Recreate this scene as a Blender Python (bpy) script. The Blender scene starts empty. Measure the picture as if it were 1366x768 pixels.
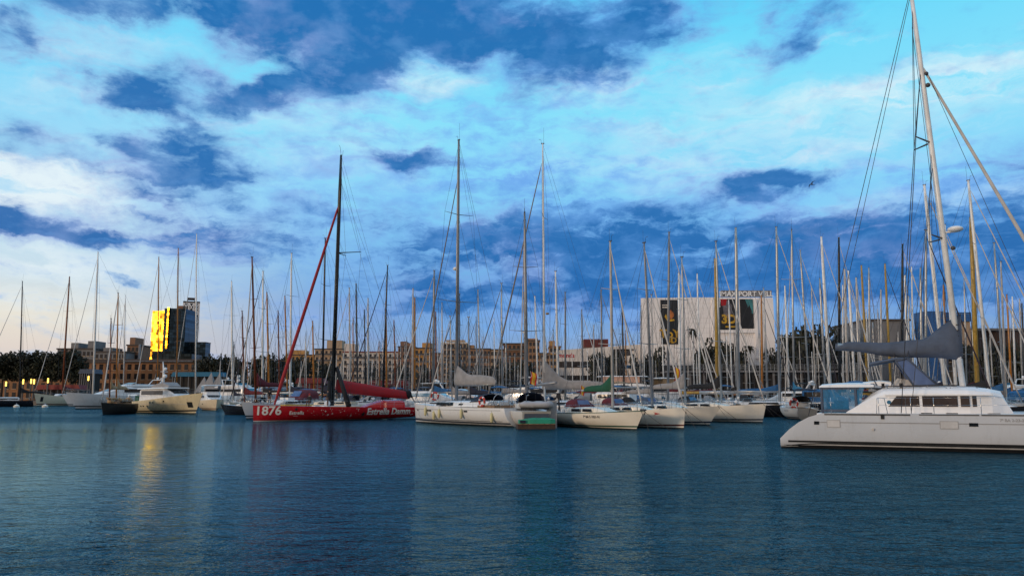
import bpy, bmesh, math, random
from mathutils import Vector, Matrix
R = math.radians
rnd = random.Random(7)
scene = bpy.context.scene
col = scene.collection

# ------------------------------------------------------------------ camera
F = 1050.0 / 1366.0            # focal length in picture widths
CAMZ = 2.3
PITCH = math.atan((531 - 384) / 1050.0)
cd = bpy.data.cameras.new('camera'); cam = bpy.data.objects.new('camera', cd); col.objects.link(cam)
cd.sensor_width = 36.0; cd.lens = 36.0 * F
cd.clip_start = 0.3; cd.clip_end = 12000
cam.location = (0, 0, CAMZ); cam.rotation_euler = (math.pi / 2 + PITCH, 0, 0)
scene.camera = cam

# ------------------------------------------------------------------ colour management
vs = scene.view_settings
vs.view_transform = 'Standard'; vs.look = 'None'; vs.exposure = 0.0; vs.gamma = 1.0; vs.use_curve_mapping = False
scene.cycles.max_bounces = 6; scene.cycles.glossy_bounces = 4; scene.cycles.diffuse_bounces = 2
scene.cycles.transparent_max_bounces = 8
scene.cycles.use_denoising = True

# photo sight lines (only used to work out where things stand)
def sight(px, py):
    u = (px - 683) / 1050.0; v = (384 - py) / 1050.0
    c, s = math.cos(PITCH), math.sin(PITCH)
    return Vector((u, c - v * s, s + v * c))
def P(px, py, Y):
    d = sight(px, py); k = Y / d.y
    return Vector((d.x * k, Y, CAMZ + d.z * k))
def W(px, wy, z=0.0):
    d = sight(px, wy); k = (z - CAMZ) / d.z
    return Vector((d.x * k, d.y * k, z))

# ------------------------------------------------------------------ sun
SUN_DIR = Vector((-0.78, -0.60, 0.125)).normalized()      # towards the low sun, behind and to the left
sl = bpy.data.lights.new('sun', 'SUN'); so = bpy.data.objects.new('sun', sl); col.objects.link(so)
sl.energy = 1.4; sl.angle = R(6); sl.color = (1.0, 0.75, 0.52)
so.rotation_euler = SUN_DIR.to_track_quat('Z', 'Y').to_euler(); so.location = (-60, -60, 40)

# ------------------------------------------------------------------ world
def lin(r, g, b):
    f = lambda c: (c / 255) / 12.92 if c / 255 <= 0.04045 else ((c / 255 + 0.055) / 1.055) ** 2.4
    return (f(r), f(g), f(b), 1.0)
class NT:
    def __init__(s, tree): s.t = tree; s.n = tree.nodes; s.l = tree.links
    def new(s, typ, **kw):
        n = s.n.new(typ)
        for k, v in kw.items(): setattr(n, k, v)
        return n
    def put(s, sock, v):
        if isinstance(v, bpy.types.NodeSocket): s.l.new(v, sock)
        elif v is not None: sock.default_value = v
    def math(s, op, a, b=None, c=None, clamp=False):
        n = s.new('ShaderNodeMath', operation=op); n.use_clamp = clamp
        s.put(n.inputs[0], a)
        if b is not None: s.put(n.inputs[1], b)
        if c is not None: s.put(n.inputs[2], c)
        return n.outputs[0]
    def vmath(s, op, a, b=None, c=None):
        n = s.new('ShaderNodeVectorMath', operation=op)
        s.put(n.inputs[0], a)
        if b is not None: s.put(n.inputs[1], b)
        if c is not None: s.put(n.inputs[2], c)
        return n.outputs['Value'] if op in ('LENGTH', 'DOT_PRODUCT', 'DISTANCE') else n.outputs[0]
    def ramp(s, v, a, b, c=0.0, d=1.0, smooth=True):
        n = s.new('ShaderNodeMapRange', interpolation_type='SMOOTHSTEP' if smooth else 'LINEAR', clamp=True)
        s.put(n.inputs[0], v); s.put(n.inputs[1], a); s.put(n.inputs[2], b); s.put(n.inputs[3], c); s.put(n.inputs[4], d)
        return n.outputs[0]
    def noise(s, vec, scale, detail=4, rough=0.55, dist=0.0, out=0):
        n = s.new('ShaderNodeTexNoise'); s.put(n.inputs['Vector'], vec)
        n.inputs['Scale'].default_value = scale; n.inputs['Detail'].default_value = detail
        n.inputs['Roughness'].default_value = rough; n.inputs['Distortion'].default_value = dist
        return n.outputs[out]
    def mix(s, f, a, b, mode='MIX'):
        n = s.new('ShaderNodeMix', data_type='RGBA', blend_type=mode)
        s.put(n.inputs[0], f); s.put(n.inputs[6], a); s.put(n.inputs[7], b)
        return n.outputs[2]
    def stops(s, v, st):
        n = s.new('ShaderNodeValToRGB'); s.put(n.inputs[0], v); e = n.color_ramp.elements
        while len(e) < len(st): e.new(0.5)
        for i, (p, c) in enumerate(st): e[i].position = p; e[i].color = c
        return n.outputs[0]

world = bpy.data.worlds.new('World'); scene.world = world; world.use_nodes = True
world.node_tree.nodes.clear()
w = NT(world.node_tree)
tc = w.new('ShaderNodeTexCoord')
D = tc.outputs['Generated']
sx = w.new('ShaderNodeSeparateXYZ'); w.l.new(D, sx.inputs[0])
az = w.math('MULTIPLY', w.math('ARCTAN2', sx.outputs[0], sx.outputs[1]), 1050.0)
el = w.math('MULTIPLY', w.math('ARCSINE', sx.outputs[2]), 1050.0)
cb = w.new('ShaderNodeCombineXYZ'); w.put(cb.inputs[0], az); w.put(cb.inputs[1], el); PQ = cb.outputs[0]
def pq(px, py):
    d = sight(px, py).normalized()
    return math.atan2(d.x, d.y) * 1050, math.asin(d.z) * 1050
# turbulence of the cloud outlines
n1 = w.noise(w.vmath('MULTIPLY', PQ, (1.0, 1.7, 1.0)), 0.011, 6, 0.6, 0.3, 1)
warp = w.vmath('SUBTRACT', n1, (0.5, 0.5, 0.5))
PW = w.vmath('MULTIPLY_ADD', warp, (135, 64, 0), PQ)
def field(blobs, vec):
    acc = None
    for (px, py, rx, ry, wt) in blobs:
        a, e = pq(px, py)
        q = w.vmath('MULTIPLY_ADD', vec, (1 / rx, 1 / ry, 0), (-a / rx, -e / ry, 0))
        m = w.ramp(w.vmath('LENGTH', q), 1.0, 0.15, 0.0, 1.0)
        acc = w.math('MULTIPLY', m, wt) if acc is None else w.math('MULTIPLY_ADD', m, wt, acc)
    return acc
DARK = [(300, -4, 350, 56, 1.0), (490, 20, 250, 74, 1.05), (640, 34, 190, 78, 1.0), (440, 100, 130, 62, 1.0), (500, 84, 80, 46, .6), (810, 46, 170, 76, .8),
        (730, 92, 130, 66, .6), (890, 20, 120, 46, .45), (20, 44, 84, 46, .7), (120, 10, 120, 30, .8), (560, 70, 130, 40, .5),
        (235, 118, 150, 50, .78), (345, 130, 72, 40, .85), (180, 132, 84, 34, .6), (330, 56, 90, 34, .5),
        (205, 226, 98, 50, .9), (288, 242, 80, 42, 1.1), (262, 190, 74, 30, .85), (150, 190, 60, 22, .6), (216, 264, 70, 13, .6), (245, 160, 34, 16, .5),
        (30, 192, 66, 34, .75), (62, 303, 112, 32, .9), (104, 316, 60, 20, .6), (12, 290, 54, 24, .6), (280, 308, 190, 38, .62), (165, 370, 30, 13, .55), (100, 215, 50, 16, .4),
        (330, 348, 60, 12, .5), (555, 217, 88, 24, 1.1), (480, 195, 40, 13, .4), (1008, 246, 70, 28, 1.1), (1072, 238, 60, 22, .65),
        (1045, 58, 64, 42, .6), (1085, 18, 90, 44, .4), (900, 286, 200, 44, .72), (930, 338, 400, 78, .80), (1200, 310, 360, 46, .72), (1200, 356, 320, 46, .5),
        (740, 350, 260, 84, .62), (1320, 345, 190, 78, .5), (820, 398, 440, 50, .55), (1130, 405, 400, 70, .52), (520, 350, 260, 76, .36), (620, 300, 220, 44, .4), (470, 296, 190, 46, .36),
        (1340, 222, 110, 32, .5), (560, 400, 260, 44, .4), (700, 262, 170, 40, .35)]
MID = [(450, 235, 320, 110, .8), (680, 205, 260, 90, .7), (340, 330, 330, 66, .5), (780, 250, 260, 70, .8), (1290, 215, 200, 60, .7), (560, 150, 300, 50, .5), (950, 210, 200, 50, .4), (90, 60, 200, 60, .5), (820, 130, 200, 60, .5), (1180, 250, 260, 40, .6), (140, 420, 300, 40, .15), (700, 420, 700, 50, .5)]
LITE = [(1250, 112, 330, 36, .75), (1000, 205, 420, 62, .6), (1270, 260, 250, 28, .45), (50, 245, 140, 70, 1.5), (110, 120, 190, 60, .3), (560, 100, 130, 40, .6), (880, 120, 230, 80, .35),
        (420, 190, 260, 90, .4), (150, 60, 190, 40, .28), (1060, 309, 100, 8, .9), (1010, 392, 130, 12, .7), (700, 385, 120, 10, .4), (70, 350, 200, 40, .8), (60, 410, 220, 40, .6), (780, 110, 90, 40, .5)]
fd = field(DARK, PW)
fd = w.math('DIVIDE', w.math('MULTIPLY', fd, 1.22), w.math('MULTIPLY_ADD', fd, .34, 1.0))
fm = field(MID, PW)
fl = field(LITE, PW)
nf = w.noise(w.vmath('MULTIPLY', PQ, (1.0, 2.0, 1.0)), 0.022, 8, 0.62, 0.25)        # puffs
ns = w.noise(w.vmath('MULTIPLY', PW, (1.0, 5.5, 1.0)), 0.006, 6, 0.62, 0.4)         # streaks
nb = w.noise(w.vmath('MULTIPLY', PQ, (1.0, 1.6, 1.0)), 0.005, 3, 0.5, 0.2)
dens = w.math('MULTIPLY_ADD', w.math('SUBTRACT', nf, 0.5), 1.35, fd)
dens = w.math('MULTIPLY_ADD', w.math('SUBTRACT', ns, 0.5), w.ramp(el, 320, 200, .8, 2.7), dens)
cd_ = w.ramp(dens, -0.08, 0.92)
nc = w.noise(w.vmath('MULTIPLY', PQ, (1.0, 1.5, 1.0)), 0.0135, 5, 0.55, 0.1)
core = w.math('ADD', w.ramp(dens, 0.30, 1.15, 0, .98), w.math('MULTIPLY', w.math('SUBTRACT', nc, .5), 1.9), clamp=True)
hR = w.stops(w.ramp(el, 0, 640, 0, 1, False), [
    (0.0, lin(160, 175, 200)), (0.09, lin(138, 166, 205)), (0.2, lin(104, 160, 222)), (0.36, lin(132, 206, 250)),
    (0.55, lin(140, 228, 255)), (0.70, lin(116, 222, 255)), (0.85, lin(74, 206, 252)), (1.0, lin(44, 180, 245))])
hL = w.stops(w.ramp(el, 0, 640, 0, 1, False), [
    (0.0, lin(208, 200, 204)), (0.09, lin(228, 216, 208)), (0.15, lin(236, 229, 214)), (0.22, lin(206, 226, 238)), (0.36, lin(186, 226, 250)),
    (0.55, lin(132, 218, 254)), (0.70, lin(122, 218, 255)), (0.85, lin(84, 198, 250)), (1.0, lin(50, 170, 240))])
base = w.mix(w.ramp(az, pq(20, 400)[0], pq(540, 400)[0]), hL, hR)
lw = w.math('ADD', w.math('MULTIPLY', fl, w.ramp(ns, 0.3, 0.62)), w.ramp(ns, 0.52, 0.8, 0, .45), clamp=True)
base = w.mix(w.math('MULTIPLY', lw, w.ramp(el, 700, 400, .35, .78)), base, lin(244, 253, 255))
base = w.mix(w.math('MULTIPLY', fm, w.ramp(w.math('ADD', w.math('MULTIPLY', ns, .6), w.math('MULTIPLY', nf, .4)), .40, .62, 0, .8), clamp=True), base, w.mix(w.ramp(az, pq(0, 300)[0], pq(420, 300)[0]), lin(172, 206, 240), lin(120, 184, 250)))
edge = w.mix(w.ramp(az, pq(100, 300)[0], pq(800, 300)[0]), lin(136, 184, 234), lin(106, 166, 236))
edge = w.mix(w.ramp(nb, 0.42, 0.64, 0, .62), edge, lin(158, 166, 224))
dark = w.mix(w.ramp(el, 130, 330), lin(10, 98, 174), lin(26, 106, 180))
ccol = w.mix(core, edge, dark)
ccol = w.mix(w.math('MULTIPLY', w.ramp(ns, .50, .76, 0, .6), w.ramp(el, 330, 215)), ccol, lin(96, 160, 230))
ccol = w.mix(w.math('MULTIPLY', w.ramp(nf, .5, .72, 0, .25), w.ramp(el, 215, 330)), ccol, lin(92, 156, 218))
sky = w.mix(w.math('MULTIPLY', cd_, .95), base, ccol)
# the sunset side behind the camera, and the crown of the sky
back = w.stops(w.ramp(el, 0, 1300, 0, 1, False), [(0.0, (0.44, 0.38, 0.35, 1)), (0.25, (0.38, 0.36, 0.36, 1)), (0.6, (0.40, 0.44, 0.50, 1)), (1.0, (0.60, 0.74, 0.94, 1))])
sky = w.mix(w.ramp(sx.outputs[1], 0.25, -0.25), sky, back)
sky = w.mix(w.ramp(el, 640, 1100), sky, (0.60, 0.75, 0.95, 1))
sky10 = w.mix(1.0, sky, (10, 10, 10, 1), 'MULTIPLY')
nish = w.new('ShaderNodeTexSky', sky_type='NISHITA'); nish.sun_disc = False
nish.sun_elevation = math.asin(SUN_DIR.z); nish.sun_rotation = math.atan2(SUN_DIR.x, SUN_DIR.y); nish.altitude = 5
fin = w.mix(0.05, sky10, nish.outputs[0])
bg = w.new('ShaderNodeBackground'); w.put(bg.inputs[0], fin); bg.inputs[1].default_value = 0.1
wo = w.new('ShaderNodeOutputWorld'); w.l.new(bg.outputs[0], wo.inputs[0])
world.cycles.sampling_method = 'MANUAL'; world.cycles.sample_map_resolution = 512

# ------------------------------------------------------------------ materials
MATS = {}
def mat(name, c, rough=.5, metal=0.0, var=.10, scale=2.0, streak=0.0, bump=0.0, spec=.5, alpha=1.0, emit=None, coat=0.0):
    if name in MATS: return MATS[name]
    m = bpy.data.materials.new(name); m.use_nodes = True; m.node_tree.nodes.clear()
    t = NT(m.node_tree)
    b = t.new('ShaderNodeBsdfPrincipled'); o = t.new('ShaderNodeOutputMaterial'); t.l.new(b.outputs[0], o.inputs[0])
    tcn = t.new('ShaderNodeTexCoord'); V = tcn.outputs['Object']
    n = t.noise(V, scale, 4, .6)
    lo = tuple(x * (1 - var) for x in c) + (1,); hi = tuple(min(1, x * (1 + var)) for x in c) + (1,)
    cc = t.mix(t.ramp(n, .3, .7), lo, hi)
    if streak:
        s = t.noise(t.vmath('MULTIPLY', V, (3.1, 3.1, .35)), 1.6, 5, .65)
        cc = t.mix(t.math('MULTIPLY', t.ramp(s, .55, .78), streak), cc, (c[0] * .45, c[1] * .38, c[2] * .28, 1))
    t.put(b.inputs['Base Color'], cc)
    t.put(b.inputs['Roughness'], t.ramp(n, .3, .7, max(.02, rough - .06), min(1, rough + .08)))
    b.inputs['Metallic'].default_value = metal
    b.inputs['Specular IOR Level'].default_value = spec
    b.inputs['Alpha'].default_value = alpha
    b.inputs['Coat Weight'].default_value = coat
    if bump:
        bn = t.new('ShaderNodeBump'); bn.inputs['Strength'].default_value = bump; bn.inputs['Distance'].default_value = .05 if bump < .9 else .18
        t.put(bn.inputs['Height'], t.noise(V, scale * 3, 4, .6)); t.l.new(bn.outputs[0], b.inputs['Normal'])
    if emit:
        b.inputs['Emission Color'].default_value = tuple(emit[:3]) + (1,); b.inputs['Emission Strength'].default_value = emit[3]
    MATS[name] = m; return m
mat('gelcoat', (.72, .72, .72), .28, streak=.07, var=.025, scale=.7)
mat('ivory hull', (.78, .72, .62), .3, streak=.10, var=.03, scale=.7); mat('skylit roof white', (.84, .84, .85), .3, var=.03, scale=.7, streak=.05); mat('shaded cat white', (.53, .56, .61), .3, streak=.22, var=.03, scale=.5)  # catamaran whites: roof lightened for sky light, hull greyed for shade
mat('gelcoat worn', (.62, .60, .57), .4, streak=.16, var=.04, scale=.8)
mat('cream paint', (.66, .56, .36), .3, streak=.10, var=.05)
mat('ivory paint', (.72, .60, .43), .35, streak=.16, var=.05)
mat('pale blue paint', (.42, .54, .68), .3)
mat('deck', (.66, .66, .66), .55, var=.08)
mat('teak', (.22, .13, .07), .6, var=.25, scale=6)
mat('red paint', (.52, .006, .010), .22, var=.08, coat=.3)
mat('dull red', (.17, .012, .012), .6, var=.2)
mat('maroon canvas', (.10, .008, .015), .8, bump=.4, var=.2)
mat('red canvas', (.34, .005, .010), .75, bump=.4, var=.15)
mat('black', (.008, .008, .009), .35)
mat('black canvas', (.011, .011, .014), .85, bump=.4)
mat('dark hull', (.012, .013, .018), .2)
mat('dark wood hull', (.020, .014, .011), .45, var=.3)
mat('navy canvas', (.010, .014, .035), .8, bump=.4, var=.2)
mat('blue canvas', (.012, .10, .26), .75, bump=.4, var=.2)
mat('teal canvas', (.02, .14, .25), .75, bump=.4, var=.2)
mat('grey canvas', (.27, .26, .26), .85, bump=.5, var=.14)
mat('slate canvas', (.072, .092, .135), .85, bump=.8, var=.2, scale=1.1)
mat('white canvas', (.60, .58, .56), .8, bump=.4)
mat('tan canvas', (.36, .24, .13), .8, bump=.4)
mat('peach canvas', (.50, .31, .24), .75, bump=.3)
mat('green canvas', (.008, .075, .035), .8, bump=.4)
mat('mint cover', (.012, .25, .15), .6, bump=.3)
mat('antifoul', (.012, .013, .016), .6)
mat('boot red', (.10, .015, .012), .5)
mat('boot navy', (.012, .02, .05), .4)
mat('boot green', (.01, .08, .05), .4)
mat('window', (.008, .009, .012), .07, var=.2)
mat('blue window', (.16, .32, .46), .08, var=.2)
mat('brown window', (.035, .022, .018), .10, var=.35, scale=.8)
mat('vinyl', (.03, .19, .38), .12, alpha=.66)
mat('spray window', (.10, .16, .33), .12, alpha=.85)
mat('alu', (.42, .43, .44), .36, metal=.55, var=.12)
mat('white mast', (.80, .80, .79), .3)
mat('grey mast', (.24, .25, .27), .38, metal=.4, var=.15)
mat('dark mast', (.055, .055, .06), .4)
mat('black mast', (.007, .007, .008), .3)
mat('brown mast', (.17, .045, .014), .35, var=.25, scale=4)
mat('wood mast', (.42, .165, .025), .35, var=.25, scale=4)
mat('gold mast', (.42, .26, .045), .4, var=.2, scale=4)
mat('pale mast', (.50, .47, .44), .45, var=.12)
mat('steel', (.55, .55, .56), .22, metal=1.0)
mat('wire', (.08, .08, .09), .4, metal=.5)
mat('sail roll', (.52, .50, .48), .8)
mat('sail roll grey', (.20, .19, .19), .8)
mat('sail roll dark', (.03, .02, .03), .8)
mat('sail roll red', (.30, .01, .015), .7)
mat('rope', (.05, .04, .035), .9)
mat('fender', (.62, .55, .30), .5)
mat('lifebuoy red', (.45, .035, .015), .55)
mat('white plastic', (.80, .80, .80), .35)
mat('yellow', (.55, .32, .02), .5)
mat('ink white', (.84, .76, .66), .4, var=.02)
mat('ink dark', (.02, .02, .03), .5)
mat('ink red', (.42, .02, .03), .5)
mat('ink grey', (.33, .33, .34), .5)
mat('grey line', (.22, .22, .23), .5)
mat('frost panel', (.52, .52, .53), .5)
mat('pier wood', (.055, .03, .02), .8, var=.4, scale=4)
mat('skin', (.36, .20, .14), .55)
mat('flag red', (.40, .015, .015), .8); mat('flag yellow', (.60, .36, .02), .8)
mat('dinghy grey', (.36, .35, .36), .6, bump=.2)

# ------------------------------------------------------------------ mesh builder
class MB:
    def __init__(s): s.v = []; s.f = []; s.m = []; s.sm = []
    def add(s, vs_, fs, mi=0, smooth=False):
        o = len(s.v); s.v += [tuple(p) for p in vs_]
        for f in fs: s.f.append(tuple(i + o for i in f)); s.m.append(mi); s.sm.append(smooth)
        return s
    def box(s, x0, x1, y0, y1, z0, z1, mi=0, taper=0.0):
        tx, ty = (x1 - x0) * taper / 2, (y1 - y0) * taper / 2
        vs_ = [(x0, y0, z0), (x1, y0, z0), (x1, y1, z0), (x0, y1, z0), (x0 + tx, y0 + ty, z1), (x1 - tx, y0 + ty, z1), (x1 - tx, y1 - ty, z1), (x0 + tx, y1 - ty, z1)]
        return s.add(vs_, [(3, 2, 1, 0), (4, 5, 6, 7), (0, 1, 5, 4), (1, 2, 6, 5), (2, 3, 7, 6), (3, 0, 4, 7)], mi)
    def tube(s, pts, rad, n=6, mi=0, smooth=True, flat=1.0):
        pts = [Vector(p) for p in pts]
        if not isinstance(rad, (list, tuple)): rad = [rad] * len(pts)
        rings = []
        for i, p in enumerate(pts):
            d = (pts[min(i + 1, len(pts) - 1)] - pts[max(i - 1, 0)])
            if d.length < 1e-9: d = Vector((0, 0, 1))
            d.normalize()
            a = d.cross(Vector((0, 0, 1)) if abs(d.z) < .95 else Vector((0, 1, 0))).normalized(); b = d.cross(a)
            rings.append([p + (a * math.cos(t) * flat + b * math.sin(t)) * rad[i] for t in [2 * math.pi * k / n for k in range(n)]])
        return s.loft(rings, mi, True, smooth)
    def loft(s, rings, mi=0, cap=True, smooth=True, closed=True):
        n = len(rings[0]); vs_ = [p for r in rings for p in r]; fs = []
        for i in range(len(rings) - 1):
            for k in range(n if closed else n - 1):
                k2 = (k + 1) % n
                fs.append((i * n + k, i * n + k2, (i + 1) * n + k2, (i + 1) * n + k))
        s.add(vs_, fs, mi, smooth)
        if cap:
            o = len(s.v) - len(vs_)
            s.f.append(tuple(o + k for k in reversed(range(n)))); s.m.append(mi); s.sm.append(False)
            s.f.append(tuple(o + (len(rings) - 1) * n + k for k in range(n))); s.m.append(mi); s.sm.append(False)
        return s
    def prism(s, out, y0, y1, mi=0, inset=0.0):            # outline in x,z pushed along y; inset draws the top in
        n = len(out)
        return s.add([(x, y0, z) for x, z in out] + [(x, y1, z) for x, z in out],
                     [tuple(range(n)), tuple(reversed(range(n, 2 * n)))] + [(k, k + n, (k + 1) % n + n, (k + 1) % n) for k in range(n)], mi)
    def ball(s, c, r, mi=0, n=10, m=6, sz=1.0):
        c = Vector(c); rings = []
        for j in range(m + 1):
            a = math.pi * (.02 + .96 * j / m) - math.pi / 2
            rings.append([c + Vector((math.cos(a) * math.cos(2 * math.pi * k / n) * r, math.cos(a) * math.sin(2 * math.pi * k / n) * r, math.sin(a) * r * sz)) for k in range(n)])
        return s.loft(rings, mi)
    def torus(s, c, axis, Rr, r, mi=0, n=20, m=8, mi2=None):
        c = Vector(c); ax = Vector(axis).normalized(); a = ax.orthogonal().normalized(); b = ax.cross(a)
        for i in range(n):
            rr = []
            for q in (i, i + 1):
                t = 2 * math.pi * q / n; d = a * math.cos(t) + b * math.sin(t)
                rr.append([c + d * (Rr + r * math.cos(2 * math.pi * k / m)) + ax * r * math.sin(2 * math.pi * k / m) for k in range(m)])
            s.loft(rr, mi2 if mi2 is not None and i % 5 == 0 else mi, False)
        return s
    def build(s, name, mats, parent=None, loc=None):
        me = bpy.data.meshes.new(name); me.from_pydata(s.v, [], s.f)
        for m in (mats if isinstance(mats, (list, tuple)) else [mats]): me.materials.append(MATS[m] if isinstance(m, str) else m)
        me.polygons.foreach_set('material_index', s.m); me.polygons.foreach_set('use_smooth', s.sm); me.update()
        o = bpy.data.objects.new(name, me); col.objects.link(o)
        if parent: o.parent = parent
        if loc: o.location = loc
        return o
def tag(o, label=None, cat=None, group=None, kind=None):
    if label: o['label'] = label
    if cat: o['category'] = cat
    if group: o['group'] = group
    if kind: o['kind'] = kind
    return o
def thing(name, label, cat, loc=(0, 0, 0), rz=0.0, group=None):
    o = bpy.data.objects.new(name, None); col.objects.link(o); o.empty_display_size = .3
    o.location = loc; o.rotation_euler = (0, 0, rz); return tag(o, label, cat, group)
def kids(o): return [c for c in bpy.data.objects if c.parent == o]
def copy_tree(o, childmap, parent=None):
    c = o.copy(); col.objects.link(c)
    if parent: c.parent = parent
    for ch in childmap.get(o.name, []): copy_tree(ch, childmap, c)
    return c
def child_map():
    d = {}
    for o in bpy.data.objects:
        if o.parent: d.setdefault(o.parent.name, []).append(o)
    return d
def text_mesh(s, size, offset=0.0, shear=0.0, space=1.0):
    cu = bpy.data.curves.new('t', 'FONT'); cu.body = s; cu.size = size; cu.offset = offset; cu.shear = shear; cu.space_character = space; cu.align_x = 'CENTER'; cu.resolution_u = 3
    o = bpy.data.objects.new('t', cu); col.objects.link(o)
    dg = bpy.context.evaluated_depsgraph_get(); dg.update()
    me = bpy.data.meshes.new_from_object(o.evaluated_get(dg))
    bm = bmesh.new(); bm.from_mesh(me)
    for k in range(1, 9): bmesh.ops.bisect_plane(bm, geom=bm.verts[:] + bm.edges[:] + bm.faces[:], plane_co=(0, size * (k * .13 - .2), 0), plane_no=(0, 1, 0))
    bm.to_mesh(me); bm.free()
    vs_ = [tuple(v.co) for v in me.vertices]; fs = [tuple(p.vertices) for p in me.polygons]
    bpy.data.objects.remove(o); bpy.data.curves.remove(cu); bpy.data.meshes.remove(me)
    return vs_, fs
def struct(o): o['kind'] = 'structure'; return o

# ------------------------------------------------------------------ water
def water():
    m = bpy.data.materials.new('harbour water'); m.use_nodes = True; m.node_tree.nodes.clear(); t = NT(m.node_tree)
    geo = t.new('ShaderNodeNewGeometry'); Pn = geo.outputs['Position']
    a1 = t.noise(t.vmath('MULTIPLY', Pn, (.75, 1.15, 1)), 1.05, 4, .58, .8)
    a2 = t.noise(t.vmath('MULTIPLY', Pn, (.9, 1.25, 1)), 2.6, 3, .6, .4)
    a3 = t.noise(t.vmath('MULTIPLY', Pn, (1, 1.4, 1)), 8.0, 2, .6, .2)
    big = t.noise(t.vmath('MULTIPLY', Pn, (.5, 1.4, 1)), .045, 3, .55, .5)
    h = t.math('MULTIPLY_ADD', a2, .55, t.math('MULTIPLY_ADD', a3, .13, t.math('MULTIPLY', a1, 1.0)))
    bn = t.new('ShaderNodeBump'); t.put(bn.inputs['Strength'], 1.0); t.put(bn.inputs['Height'], h)
    t.put(bn.inputs['Distance'], t.math('MULTIPLY', t.ramp(big, .35, .65, .16, .36), t.ramp(t.vmath('LENGTH', t.vmath('MULTIPLY_ADD', Pn, (1 / 36, 1 / 48, 0), (28 / 36, -40 / 48, 0))), .5, 1.15, .10, 1.0)))
    fr = t.new('ShaderNodeFresnel'); fr.inputs[0].default_value = 1.33; t.l.new(bn.outputs[0], fr.inputs[1])
    gl = t.new('ShaderNodeBsdfGlossy'); gl.inputs['Roughness'].default_value = .045; t.l.new(bn.outputs[0], gl.inputs['Normal'])
    gl.inputs['Color'].default_value = (.50, .82, .95, 1)
    df = t.new('ShaderNodeBsdfDiffuse'); df.inputs[0].default_value = (.001, .020, .035, 1)
    mx = t.new('ShaderNodeMixShader'); t.put(mx.inputs[0], t.math('MULTIPLY', fr.outputs[0], .86)); t.l.new(df.outputs[0], mx.inputs[1]); t.l.new(gl.outputs[0], mx.inputs[2])
    o = t.new('ShaderNodeOutputMaterial'); t.l.new(mx.outputs[0], o.inputs[0])
    MATS['water'] = m
    b = MB(); b.add([(-900, -200, 0), (900, -200, 0), (900, 300, 0), (-900, 300, 0)], [(0, 1, 2, 3)])
    struct(b.build('water', 'water'))
water()
mat('quay stone', (.16, .13, .11), .85, bump=.3, var=.25, scale=.4)
QY = 262.0
mat('white tile', (.88, .85, .85), .55, var=.04, scale=.3); mat('tile joint', (.74, .72, .72), .7)
b = MB(); b.add([(-4000, QY, 1.4), (4000, QY, 1.4), (4000, 9000, 1.4), (-4000, 9000, 1.4)], [(0, 1, 2, 3)])
b.add([(-900, QY, -1), (900, QY, -1), (900, QY, 1.4), (-900, QY, 1.4)], [(0, 1, 2, 3)])
struct(b.build('quay', 'quay stone'))

# ------------------------------------------------------------------ buildings
mat('stone warm', (.34, .19, .10), .85, var=.18, scale=.25); mat('stone ochre', (.44, .24, .08), .85, var=.18, scale=.25)
mat('stone beige', (.40, .29, .20), .85, var=.15, scale=.25); mat('stone brown', (.22, .12, .075), .85, var=.2, scale=.25)
mat('plaster white', (.62, .58, .55), .8, var=.06, scale=.1); mat('roof dark', (.06, .045, .04), .8); mat('far window', (.022, .018, .018), .15)
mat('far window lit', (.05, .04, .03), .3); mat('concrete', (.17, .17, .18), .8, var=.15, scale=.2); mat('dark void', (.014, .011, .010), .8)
mat('brick warm', (.27, .13, .06), .85, var=.25, scale=.3); mat('terracotta', (.20, .09, .05), .8)
def px_span(x0, x1, Y): return P(x0, 500, Y).x, P(x1, 500, Y).x
def zat(py, Y): return P(683, py, Y).z
WIN = {}
def window_mesh(w_, h_, arch, wm):
    k = (round(w_, 1), round(h_, 1), arch, wm)
    if k not in WIN:
        b = MB(); out = [(-w_ / 2, 0), (w_ / 2, 0), (w_ / 2, h_)]
        if arch: out += [(w_ / 2 * math.cos(a), h_ + w_ / 2 * math.sin(a)) for a in (R(30), R(60), R(90), R(120), R(150))]
        out += [(-w_ / 2, h_)]
        b.prism(out, -.12, .25)
        b.box(-w_ / 2 - .15, w_ / 2 + .15, -.35, -.125, -.25, -.02, 1)
        o = b.build('window', [wm, 'stone beige']); WIN[k] = o.data; bpy.data.objects.remove(o)
    return WIN[k]
def add_window(root, x, z, w_, h_, arch=False, wm='far window'):
    o = bpy.data.objects.new('window', window_mesh(w_, h_, arch, wm)); col.objects.link(o); o.parent = root; o.location = (x, 0, z)
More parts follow.
